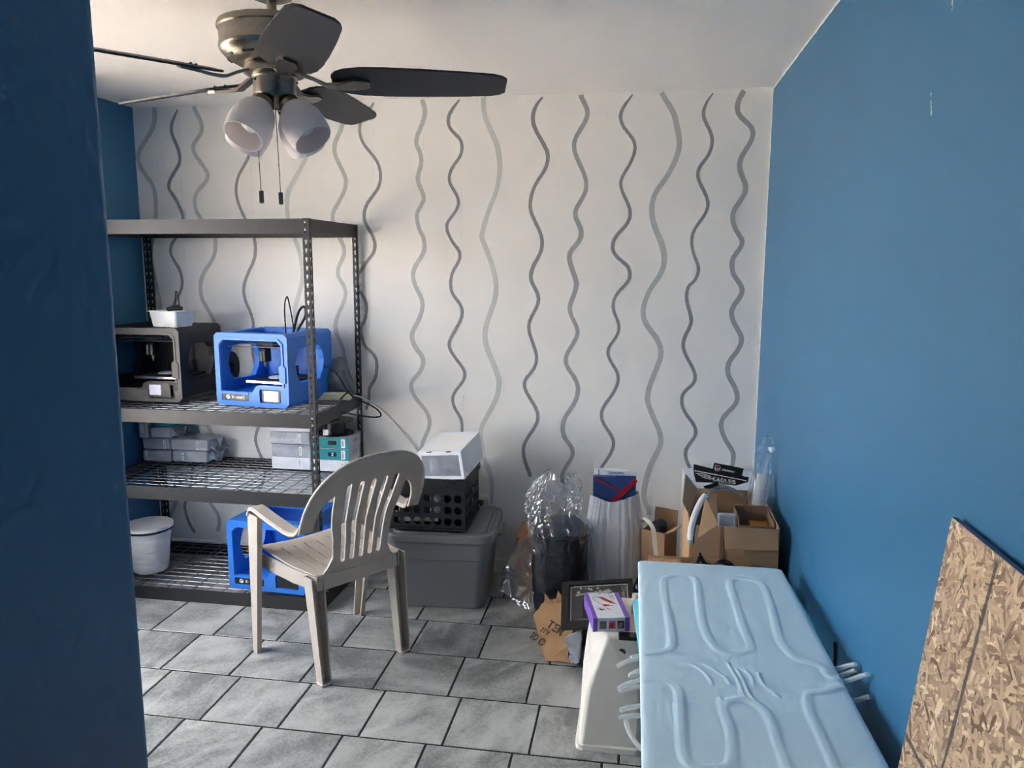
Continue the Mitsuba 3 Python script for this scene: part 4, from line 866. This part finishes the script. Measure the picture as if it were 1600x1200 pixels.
def panel(pts, t_=.004):
    """flat sheet of thickness t_ through four or more coplanar-ish points"""
    P = np.asarray(pts, float); n = np.cross(P[1]-P[0], P[2]-P[0]); n /= np.linalg.norm(n)
    return hull(np.vstack([P+n*t_/2, P-n*t_/2]))
def open_carton(x0, x1, y0, y1, z0, tops, t_=.004):
    """bottom and four walls; tops = heights of the front, right, back and left wall"""
    f, r, b, l = tops
    return cat(cbox(x0, x1, y0, y1, z0, z0+t_, .001), cbox(x0, x1, y0, y0+t_, z0, f, .001), cbox(x1-t_, x1, y0, y1, z0, r, .001), cbox(x0, x1, y1-t_, y1, z0, b, .001), cbox(x0, x0+t_, y0, y1, z0, l, .001))
# small open carton
SM = rotz(-.42, (.135, 3.460, 0)); SP = lambda m: put(m, SM)
t = thing('small_carton', 'small open cardboard carton with a cream strap hanging out beside the white bag', 'box')
add('carton', SP(open_carton(-.115, 0, 0, .15, .001, (.425, .425, .425, .425))), 'cardboard', parent=t)
add('flap', panel([(.137, 3.462, .425), (.190, 3.560, .425), (.222, 3.482, .468), (.175, 3.42, .455)]), 'cardboard', parent=t)
add('flap', SP(panel([(-.115, .15, .425), (0, .15, .425), (0, .158, .492), (-.115, .158, .492)])), 'cardboard', parent=t)
t = thing('black_pouch', 'black pouch with a pale printed card inside the small carton', 'pouch')
add('pouch', SP(crumple(dense(rhull([(-.075, .06, .30), (-.045, .06, .30), (-.075, .08, .42), (-.055, .08, .43)], .03), .012), .006, 20, 4)), 'black_matte', 35, parent=t)
add('card', SP(panel([(-.105, .022, .35), (-.04, .022, .35), (-.04, .03, .405), (-.105, .03, .405)], .003)), 'print_grey', parent=t)
t = thing('cream_strap', 'cream webbing strap looping out of the small carton', 'strap')
SC = spline([(.036, 3.53, .45), (.040, 3.50, .480), (.056, 3.47, .478), (.076, 3.447, .462), (.088, 3.433, .415), (.094, 3.424, .36), (.104, 3.41, .31), (.106, 3.405, .26)], 30)
tt_ = np.gradient(SC, axis=0); tt_ /= np.linalg.norm(tt_, axis=1, keepdims=True)
add('strap', slab([quad(p, .020, .002, (.96, .1, .25), np.cross(q, (.96, .1, .25))/max(np.linalg.norm(np.cross(q, (.96, .1, .25))), .2)) for p, q in zip(SC, tt_)]), 'strap_cream', 40, parent=t)
t = thing('dark_bag', 'dark crumpled plastic bag on the floor between the cartons', 'bag')
m = crumple(dense(rhull([(.03, 3.30, .06), (.15, 3.30, .06), (.06, 3.34, .25), (.12, 3.33, .24), (.14, 3.37, .05), (.0, 3.36, .05)], .045), .016), .014, 14, 31); P = np.array(m.vertices); P[:, 2] = np.maximum(P[:, 2], .002); m.vertices = P
add('bag', m, 'black_film', 30, parent=t)

# white carton against the wall with the pennants on it
t = thing('white_carton', 'white carton standing in the corner behind the large cardboard box', 'box')
add('carton', cbox(.225, .560, 3.49, 3.88, .001, .628, .003), 'box_white', parent=t)
PO = np.array([.247, 3.450, .748]); PU = np.array([.228, .0, -.047]); PU /= np.linalg.norm(PU); PV = np.array([.15*PU[2]*-1, -.28, .95]); PV -= PU*(PV@PU); PV /= np.linalg.norm(PV); PN = np.cross(PU, PV)
PNL = lambda poly, h, z: put(prism(poly, h, z), frame_m(PO, PU, PV, PN))
t = thing('team_pennant', 'black felt team pennant with white stripes on top of the white carton', 'pennant')
add('felt', PNL(Polygon([(0, .012), (.245, .012), (.245, -.012), (.20, -.044), (.12, -.052), (.032, -.075), (.010, -.03)]), .003, 0), 'blade_top', parent=t)
wing = [LineString([(.012, -.018), (.06, -.015), (.12, -.012), (.236, -.006)]).buffer(.0022), LineString([(.02, -.030), (.05, -.024), (.085, -.028)]).buffer(.0018), LineString([(.035, -.034), (.07, -.033), (.10, -.038)]).buffer(.0018), LineString([(.05, -.040), (.09, -.043)]).buffer(.0014)]
add('white_stripe', PNL(shapely.unary_union(wing), .0008, .003), 'lettering_white', parent=t)
add('lettering', text_on('EAGLES', .019, PO+PU*.100-PV*.046+PN*.003, PU+PV*.10, PV-PU*.10-PU*.22, .0008), 'lettering_white', parent=t)
HO = np.array([.327, 3.425, .733]); 
t = thing('pennant_header', 'black packaging header card reading NFL PENNANT above the pennant', 'card')
HU = np.array([.118, .0, -.019]); HU /= np.linalg.norm(HU); HV = np.array([.2, -.2, .95]); HV -= HU*(HV@HU); HV /= np.linalg.norm(HV); HN = np.cross(HU, HV)
HD = lambda poly, h, z: put(prism(poly, h, z), frame_m(HO, HU, HV, HN))
HD_ = HO + HN*.0
add('card', HD(sbox(0, .0, .128, .046), .0016, 0), 'blade_top', parent=t)
shd = Polygon([(.007, .036), (.014, .039), (.019, .037), (.024, .039), (.031, .036), (.031, .020), (.028, .013), (.019, .009), (.010, .013), (.007, .020)])
e_ = add('shield_emblem', HD(shd, .0008, .0016), 'lettering_white', parent=t)
add('shield_field', HD(shd.buffer(-.002), .0005, .0024), 'red_ribbon', parent=e_)
add('shield_letters', text_on('NFL', .0095, HO+HU*.0088+HV*.017+HN*.0029, HU, HV, .0006), 'lettering_white', parent=e_)
add('lettering', text_on('PENNANT', .0085, HO+HU*.038+HV*.017+HN*.0016, HU, HV, .0006), 'lettering_white', parent=t)
t = thing('grey_card_flap', 'folded dark grey card leaning in front of the pennant', 'card')
add('card', panel([(.290, 3.40, .672), (.352, 3.40, .697), (.374, 3.40, .634), (.330, 3.40, .634)], .002), 'frame_black', parent=t)
add('card_face', panel([(.353, 3.402, .697), (.428, 3.40, .668), (.400, 3.40, .640), (.374, 3.402, .640)], .002), 'print_grey', parent=t)

# large open carton against the right wall
t = thing('large_carton', 'large open cardboard box full of odds and ends against the right wall', 'box')
add('carton', open_carton(.205, .532, 2.90, 3.385, .001, (.662, .668, .668, .655), .005), 'cardboard', parent=t)
add('flap', panel([(.330, 2.897, .664), (.524, 2.897, .664), (.524, 2.872, .590), (.334, 2.872, .586)]), 'cardboard', parent=t, label='front flap folded down')
add('flap', panel([(.255, 2.88, .780), (.299, 2.93, .781), (.288, 2.72, .728), (.216, 2.66, .696)]), 'cardboard', parent=t, label='torn flap standing up at the front')
add('flap', panel([(.208, 3.0, .668), (.262, 3.36, .672), (.206, 3.30, .752), (.180, 3.0, .720)]), 'cardboard', parent=t, label='left flap standing up')
add('tape_strip', panel([(.318, 2.896, .664), (.330, 2.896, .664), (.328, 2.896, .45), (.316, 2.896, .45)], .002), 'cardboard_dark', parent=t)
t = thing('inner_carton', 'smaller open brown box inside the large cardboard box', 'box')
add('carton', open_carton(.388, .522, 2.95, 3.12, .44, (.655, .668, .684, .680), .004), 'cardboard_dark', parent=t)
t = thing('orange_packet', 'orange packet lying in the smaller brown box', 'packet')
add('packet', cbox(.445, .517, 2.958, 3.10, .446, .628, .002), 'orange_card', parent=t)
t = thing('silver_pouch', 'silver bubble pouch standing inside the large cardboard box', 'pouch')
add('pouch', crumple(dense(cbox(.312, .380, 2.955, 2.985, .40, .690, .004), .012), .003, 30, 7), 'vacuum_bag', 30, parent=t)
t = thing('vinyl_hose', 'white and clear vinyl hose curving over the side of the large cardboard box', 'hose')
HZ = spline([(.203, 2.79, .640), (.203, 2.80, .675), (.222, 2.84, .735), (.257, 2.885, .783)], 24)
h_ = add('white_sleeve', tube(HZ, .0125, 12), 'white_plastic', 40, parent=t)
add('dark_stripe', tube(HZ + np.array([.010, -.008, -.005]), .0032, 6), 'print_dark', 40, parent=h_)
add('clear_hose', tube(spline([(.257, 2.885, .783), (.281, 2.94, .790), (.315, 2.99, .787), (.362, 3.05, .765), (.432, 3.15, .708), (.44, 3.17, .62)], 36), .0065, 10), 'film_clear', 40, parent=t)
add('end_cap', tube([(.203, 2.788, .628), (.203, 2.79, .643)], .0132, 12), 'print_grey', 40, parent=t)
t = thing('bagged_tube', 'clear plastic bag with a white tube leaning in the corner at the right wall', 'bag')
add('white_tube', tube(spline([(.486, 3.20, .565), (.505, 3.235, .67), (.523, 3.27, .77)], 12), .028, 16), 'film_white', 40, parent=t, label='translucent white tube')
nu, nv = 50, 40
u = np.linspace(0, 2*np.pi, nv); G_ = np.zeros((nu, nv, 3))
for i, f in enumerate(np.linspace(0, 1, nu)):
    c = np.array([.475, 3.20, .555])*(1-f) + np.array([.533, 3.30, .925])*f
    w = np.interp(f, [0, .2, .5, .72, .86, 1], [.036, .042, .040, .030, .036, .012])
    G_[i] = c + np.c_[w*np.cos(u), w*np.sin(u), 0*u]
per = np.stack([np.repeat(np.linspace(0, 1, nu), nv)*7, np.tile(np.cos(u), nu)*1.5, np.tile(np.sin(u), nu)*1.5], 1)
dd = np.stack([ridged(per, 1.0, 150+k) + .6*ridged(per, 2.4, 160+k) - 1 for k in range(3)], 1).reshape(nu, nv, 3)
G_ = G_ + .012*dd; G_[..., 0] = np.minimum(G_[..., 0], XR-.006)
add('clear_bag', gridmesh(G_), 'film_clear', 30, parent=t, label='crinkled clear plastic')
# low carton in front, under the far end of the foam board
t = thing('low_carton', 'low open cardboard box with black cords behind the far edge of the foam board', 'box')
add('carton', open_carton(.052, .428, 2.56, 2.885, .001, (.546, .52, .540, .52), .004), 'cardboard', parent=t)
add('flap', panel([(.055, 2.886, .527), (.175, 2.886, .527), (.17, 2.80, .545), (.06, 2.80, .538)]), 'cardboard', parent=t)
t = thing('black_cord_bundle', 'tangle of black cords lying in the low carton', 'cable')
add('cord', cat(*[tube(spline([(.225+.02*k, 2.845, .50), (.245, 2.83+.012*k, .552+.006*k), (.28, 2.845, .532-.006*k), (.31, 2.83+.008*k, .545), (.345, 2.85, .528+.009*k), (.395, 2.845, .50)], 30), .0036) for k in range(3)]), 'cable_black', 40, parent=t)

# ------------------------------------------------------------------ paper bag, picture frame, box on the white housing
t = thing('paper_bag', 'crumpled brown paper bag with black printing on the tiles in front of the navy bundle', 'bag')
PBP = [(-.353, 3.011, .003), (-.232, 3.008, .003), (-.222, 3.05, .085), (-.434, 3.20, .106), (-.381, 3.25, .165), (-.290, 3.20, .195), (-.41, 3.27, .003), (-.225, 3.22, .003), (-.288, 3.085, .085)]
m = crumple(dense(hull(PBP), .014), .008, 13, 17); P = np.array(m.vertices); P[:, 2] = np.maximum(P[:, 2], .001); m.vertices = P
pg_ = add('bag', m, 'paper_kraft', 25, parent=t)
for tip in ([(-.385, 3.235, .150), (-.345, 3.215, .160), (-.384, 3.225, .205)], [(-.335, 3.205, .170), (-.288, 3.19, .185), (-.322, 3.20, .232)], [(-.300, 3.195, .185), (-.272, 3.19, .19), (-.276, 3.20, .236)]):
    add('torn_edge', panel(tip, .002), 'paper_kraft', parent=t)
fA, fB, fC = np.array(PBP[0]), np.array(PBP[3]), np.array(PBP[8])
fu = (fC-fB); fu /= np.linalg.norm(fu); fv = (fB-fA) - fu*((fB-fA)@fu); fv /= np.linalg.norm(fv); fnn = np.cross(fu, fv); sgn = 1 if fnn@(EYE-fA) > 0 else -1
if sgn < 0: fu = -fu; fnn = -fnn
tip = fA*.35 + fB*.30 + fC*.35
for s, h, du, dv in (('TER', .034, -.035, .035), ('ITY', .019, -.045, .006), ('ID', .026, -.07, -.040), ('C', .030, -.02, -.045)):
    mm = text_on(s, h, tip + fu*du + fv*dv + fnn*.010, fu, fv, .0012); add('printed_lettering', mm, 'lettering_dark', parent=t)
t = thing('plastic_wrap', 'scrap of crumpled clear plastic between the paper bag and the white housing', 'plastic wrap')
m = crumple(dense(hull([(-.262, 2.90, .16), (-.20, 2.90, .195), (-.235, 2.94, .03), (-.205, 2.92, .06), (-.25, 2.98, .15), (-.20, 2.98, .12)]), .012), .012, 20, 23)
add('wrap', m, 'vacuum_bag', 25, parent=t)
t = thing('black_bag', 'black plastic bag on the floor under the picture frame', 'bag')
m = crumple(dense(rhull([(-.215, 3.0, .05), (-.05, 3.0, .05), (-.20, 3.18, .05), (.0, 3.18, .05), (-.16, 3.06, .19), (-.03, 3.07, .21), (.0, 3.16, .22), (-.18, 3.18, .24)], .045), .018), .012, 11, 27); P = np.array(m.vertices); P[:, 2] = np.maximum(P[:, 2], .002); m.vertices = P
add('bag', m, 'black_film', 30, parent=t)
t = thing('picture_frame', 'black picture frame with a thin cream mat line lying behind the purple-edged box', 'picture frame')
O_, UX_, UY_ = np.array([-.276, 2.88, .212]), np.array([.280, 0, .037]), np.array([.019, .170, .112])
UX_ /= np.linalg.norm(UX_); UY_ -= UX_*(UX_@UY_); UY_ /= np.linalg.norm(UY_); FM2 = frame_m(O_, UX_, UY_, np.cross(UX_, UY_))
FR_ = lambda poly, h, z: put(prism(poly, h, z), FM2)
FWD, FHT, FB_ = .290, .212, .030
add('moulding', FR_(sbox(0, 0, FWD, FHT).difference(sbox(FB_, FB_, FWD-FB_*.6, FHT-.016)), .022, -.011), 'frame_black', parent=t)
add('backing', FR_(sbox(.01, .01, FWD-.01, FHT-.008), .004, -.004), 'mat_grey', parent=t)
add('mat_line', FR_(sbox(FB_+.006, FB_+.004, FWD-FB_*.6-.004, FHT-.019).difference(sbox(FB_+.0092, FB_+.0072, FWD-FB_*.6-.0072, FHT-.0222)), .0008, 0), 'mat_line', parent=t, label='thin cream mat line')
r = np.random.default_rng(4)
add('collage_print', FR_(shapely.unary_union([Point(*p).buffer(q) for p, q in zip(np.c_[r.uniform(.06, .16, 9), r.uniform(.15, .182, 9)], r.uniform(.003, .007, 9))] + [LineString([(.06, .150), (.11, .160), (.17, .158)]).buffer(.003), Polygon([(.165, .163), (.19, .174), (.205, .163), (.185, .152)])]), .0007, 0), 'photo_pale', parent=t)
add('collage_print', FR_(Polygon([(.085, .045), (.13, .045), (.14, .15), (.10, .155), (.085, .12)]), .0005, 0), 'black_matte', parent=t)
add('collage_print', FR_(shapely.unary_union([Polygon([(.105, .11), (.125, .115), (.12, .145), (.108, .14)]), Polygon([(.10, .085), (.13, .09), (.13, .094), (.10, .090)]), Polygon([(.115, .055), (.125, .07), (.118, .082), (.11, .07)])]), .0007, .0005), 'mat_line', parent=t)
add('lettering', text_on('Chang', .017, O_+UX_*(FWD-.046)+UY_*.185+np.cross(UX_, UY_)*.0008, -UY_, UX_, .0006, False), 'photo_pale', parent=t)

t = thing('white_housing', 'large white moulded plastic housing standing on the floor under the foam board', 'appliance housing')
m = rhull([(-.150, 2.458, .03), (.020, 2.466, .03), (-.165, 2.86, .03), (.020, 2.86, .03), (-.130, 2.49, .20), (.018, 2.498, .20), (-.076, 2.528, .362), (.012, 2.540, .362), (-.125, 2.66, .362), (-.128, 2.83, .362), (.010, 2.83, .362), (-.150, 2.62, .22), (-.152, 2.84, .22)], .020, 3)
add('shell', m, 'housing_white', 30, parent=t)
add('base_flange', prism(affinity.translate(rrect(-.182, .046, 2.432, 2.885, .03), 0, 0), .020, .0005), 'housing_white', 30, parent=t)
add('dark_slot', put(cbox(0, .085, -.012, .03, 0, .012, .002), rotz(.04, (-.045, 2.522, .372))), 'black_gloss', parent=t, label='dark slot in the top edge')
ht = Polygon([(0, .004), (.010, .010), (.020, .007), (.026, -.002), (.022, -.009), (.012, -.002)])
add('heart_sticker', put(prism(ht, .0012), frame_m((-.044, 2.4985, .338), (1, .04, 0), (0, .18, .98), (.04, -.98, .18))), 'print_dark', parent=t)

BM = rotz(.225, (-.132, 2.534, .383)); BP = lambda m: put(m, BM)
t = thing('craft_tool_box', 'white retail box with purple edges and red tool pictures on the white housing', 'box')
add('carton', BP(cbox(0, .127, 0, .205, 0, .0495, .001)), 'box_face', parent=t)
R3, oo = BM[:3, :3], BM[:3, 3]
for x0, x1 in ((-.0006, .014), (.110, .1276)):
    add('purple_edge', BP(cat(cbox(x0, x1, -.0007, .2057, .0492, .0503, .0003), cbox(x0, x1, -.0007, .0005, 0, .0503, .0003), cbox(min(x0, x1-.0006) if x0 < 0 else x1-.0008, x0+.0008 if x0 < 0 else x1, 0, .205, 0, .0503, .0003))), 'purple_card', parent=t)
PT = lambda poly, m_, z=.0495, k='printed_picture': add(k, BP(put(prism(poly, .0006), frame_m((0, 0, z), (1, 0, 0), (0, 1, 0), (0, 0, 1)))), m_, parent=t)
PT(Polygon([(.046, .168), (.060, .172), (.092, .125), (.098, .112), (.080, .118), (.062, .140)]), 'print_red')
PT(LineString([(.040, .170), (.055, .160), (.090, .116), (.100, .110)]).buffer(.0016), 'print_dark')
PT(LineString([(.044, .172), (.030, .172), (.022, .160), (.026, .145), (.048, .105), (.060, .080), (.066, .068)]).buffer(.0011), 'print_grey')
PT(Polygon([(.052, .108), (.072, .106), (.076, .095), (.058, .092), (.050, .098)]), 'print_red')
PT(Polygon([(.058, .073), (.068, .064), (.072, .062), (.066, .074)]), 'print_red')
PT(Polygon([(.080, .100), (.088, .098), (.086, .090), (.080, .092)]), 'print_pink')
PT(Point(.040, .068).buffer(.013).difference(Point(.040, .068).buffer(.0122)), 'print_grey')
PT(shapely.unary_union([Point(.040, .066).buffer(.005), Point(.036, .073).buffer(.003), Point(.046, .068).buffer(.0025)]), 'print_dark')
for k in range(5): PT(sbox(.086+k*.004, .150-.02*(k % 2), .0872+k*.004, .190), 'print_grey', k='printed_text')
PT(sbox(.052, .196, .060, .200), 'print_dark', k='printed_text'); PT(sbox(.068, .196, .106, .199), 'print_grey', k='printed_text')
for k, mm in enumerate(('print_blue', 'print_pink', 'print_dark')):
    x0 = .022+k*.031
    add('printed_photo', BP(card((0, 0, 0), (1, 0, 0), (0, 0, 1), x0, x0+.024, .010, .038)), mm, parent=t)
    add('printed_photo', BP(put(prism(Polygon([(x0+.002, .012), (x0+.014, .012), (x0+.020, .028), (x0+.010, .034), (x0+.004, .024)]), .0005), frame_m((0, -.0008, 0), (1, 0, 0), (0, 0, 1), (0, -1, 0)))), ('print_olive', 'print_red', 'print_grey')[k], parent=t)
t = thing('cream_roll', 'short cream roll standing beside the purple-edged box', 'roll')
add('roll', rod((.008, 2.70, .383), (.010, 2.71, .455), .013, 16), 'mat_line', 40, parent=t)

# ------------------------------------------------------------------ foam board with its tubes
FA, FU, FV = np.array([.014, 2.685, .597]), np.array([.99994642, .01035141, 0]), np.array([.0103426, -.99909503, .04125706]); FN = np.cross(FV, FU)*-1.0
if FN[2] < 0: FN = -FN
FWID, FLEN = .492, 1.265
RIDGES = {
'loop1': "12,743 39,733 72,714 85,681 89,635 85,464 83,207 99,162 127,137 171,143 188,189 184,367 182,564 190,630 208,691 233,705 279,685 295,653 292,545 294,347 300,169 320,142 367,137 396,170 401,277 394,409 381,570 383,635 398,694 419,720 443,728 460,753 463,783 492,800",
'loop2': "0,878 10,880 35,870 65,881 86,913 90,971 87,1087 84,1174 92,1217 115,1230 156,1223 174,1210 188,1142 190,1053 186,992 199,960 234,942 264,960 283,1011 285,1078 284,1156 285,1203 290,1400",
'loop3': "490,843 464,848 435,873 404,883 389,901 379,959 380,1054 381,1124 382,1186 384,1400",
'w1': "121,783 141,797 163,837 171,878", 'w2': "158,777 181,801 199,831", 'w3': "222,760 231,815 238,877 241,926 252,943", 'w4': "239,791 250,854 253,904 260,937",
'w5': "259,793 271,829 271,861", 'w6': "304,886 320,917", 'w7': "177,970 184,945 186,969", 'w8': "292,804 294,857 299,871", 'w9': "204,830 214,871",

}
from scipy.spatial import cKDTree
nu, nv = 150, 400
uu, vv = np.meshgrid(np.linspace(0, FWID, nu), np.linspace(0, 1, nv), indexing='ij'); vv = vv*(FLEN - .085*uu/FWID)
pts = np.c_[uu.ravel(), vv.ravel()]; hgt = np.zeros(len(pts))
for k, s in RIDGES.items():
    q = np.array([[float(c)/1000 for c in p.split(',')] for p in s.split()])
    big = k.startswith('loop')
    c = spline(q, len(q)*14); d, i = cKDTree(c).query(pts)
    if big:
        f = meshkit.noise(np.c_[c[i]*14, np.full(len(i), 3.0)], 5)
        w = .0135; x = d/w
        hgt = np.maximum(hgt, .0029*(.45+.85*f)*np.exp(-x**4*.9)); hgt -= .0012*np.exp(-((d-.020)/.008)**2)
    else:
        hgt = np.maximum(hgt, .0026*np.exp(-(d/.0036)**2))
hgt += .0022*(meshkit.fbm(np.c_[pts*7, pts[:, :1]*0], 3, 2)-.5) + .0009*(meshkit.fbm(np.c_[pts*45, pts[:, :1]*0], 3, 4)-.5)
ed = np.minimum(pts[:, 0], FWID-pts[:, 0]); hgt -= .006*np.exp(-ed/.006); hgt -= .006*np.exp(-pts[:, 1]/.006)
top = FA + pts[:, :1]*FU + pts[:, 1:]*FV + hgt[:, None]*FN
th = .022
I = np.arange(nu*nv).reshape(nu, nv); loop = np.r_[I[:, 0], I[-1, 1:], I[-2::-1, -1], I[0, -2:0:-1]]
bot = FA + pts[loop][:, :1]*FU + pts[loop][:, 1:]*FV - th*FN
V = np.vstack([top, bot, bot.mean(0)[None]]); nl = len(loop); b0 = nu*nv
g = gridmesh(top.reshape(nu, nv, 3)).faces
j = np.arange(nl); jn = (j+1) % nl
Fc = np.vstack([g, np.c_[loop, b0+j, b0+jn], np.c_[loop, b0+jn, loop[jn]], np.c_[b0+j, np.full(nl, b0+nl), b0+jn]])
mesh = trimesh.Trimesh(V, Fc, process=False)
t = thing('foam_board', 'long pale blue foam board with raised tube loops resting over boxes by the right wall', 'foam board')
add('top_sheet', mesh, 'foam_blue', 50, parent=t)
corner = lambda a, b, c: FA + a*FU + b*FV + c*FN
lowp = [(-.017, .33), (.000, .66), (.02, 1.0), (.02, 1.15), (.47, 1.15), (.484, .62), (.508, .42), (.504, .10), (.46, .06), (.10, .20)]
lowm = put(prism(Polygon(lowp), .019), frame_m(corner(0, 0, -th-.020), FU, FV, -FN)); lowm.apply_translation(FN*.019); trimesh.repair.fix_normals(lowm)
add('lower_sheet', lowm, 'foam_cyan', parent=t, label='cyan lower foam sheet')
TB = [[(.06, 2.03, .574), (.041, 2.023, .574), (.002, 2.005, .573), (-.034, 1.971, .570)], [(.06, 2.05, .574), (.032, 2.037, .574), (-.001, 2.014, .575)],
      [(.05, 1.965, .574), (.020, 1.95, .574), (-.002, 1.924, .572), (.016, 1.927, .574), (.05, 1.91, .576)],
      [(.06, 1.905, .577), (.034, 1.897, .577), (.003, 1.885, .576), (-.029, 1.852, .572)], [(.06, 1.88, .577), (.034, 1.87, .577), (.004, 1.857, .577), (-.027, 1.842, .574)],
      [(.06, 1.775, .582), (.036, 1.772, .582), (.005, 1.761, .582), (-.022, 1.746, .579)], [(.06, 1.73, .584), (.035, 1.727, .584), (.005, 1.719, .584), (-.025, 1.71, .581)],
      [(-.012, 1.722, .584), (-.006, 1.71, .565), (.006, 1.685, .552), (.034, 1.650, .545), (.06, 1.63, .56)],
      [(.46, 2.03, .580), (.500, 2.00, .590), (.535, 1.975, .618), (.559, 1.951, .640)], [(.47, 1.98, .582), (.505, 1.96, .590), (.535, 1.955, .608), (.558, 1.945, .628)],
      [(.47, 1.95, .584), (.507, 1.93, .594), (.535, 1.895, .628), (.560, 1.852, .668)], [(.47, 1.86, .586), (.509, 1.85, .590), (.535, 1.84, .605), (.560, 1.829, .624)]]
for q in TB: add('clear_tube', tube(spline(q, 18), .0058, 9), 'tube_clear', 40, parent=t)

# ------------------------------------------------------------------ chipboard sheet leaning on the right wall
t = thing('chipboard_sheet', 'sheet of oriented strand chipboard leaning on the blue right wall', 'chipboard sheet')
n_ = np.array([1, 0, -.1077]); n_ /= np.linalg.norm(n_); up_ = np.array([.1077, 0, 1.0]); up_ /= np.linalg.norm(up_)
OM = frame_m((.4262, .80, .0), (0, 1, 0), up_, n_)
Lh = 1.196/up_[2]
add('board', put(cbox(0, .641, .0012, Lh-.0008, 0, .0112, .0006), OM), 'osb_face', parent=t)
add('top_edge', put(cbox(.0005, .6405, Lh-.0008, Lh, .0006, .0108, .0002), OM), 'osb_edge', parent=t, label='dark bluish sawn edge')

t = thing('hanging_cable', 'short black cable hanging down the blue wall beside the foam board', 'cable')
add('cable', tube([(XR-.006, 2.19, .580), (XR-.006, 2.178, .54), (XR-.006, 2.172, .40), (XR-.007, 2.17, .004)], .0045), 'cable_black', 40, parent=t)
t = thing('support_carton', 'closed cardboard box under the near end of the foam board', 'box')
add('carton', cbox(.10, .41, 1.52, 1.95, .001, .578, .003), 'cardboard', parent=t)
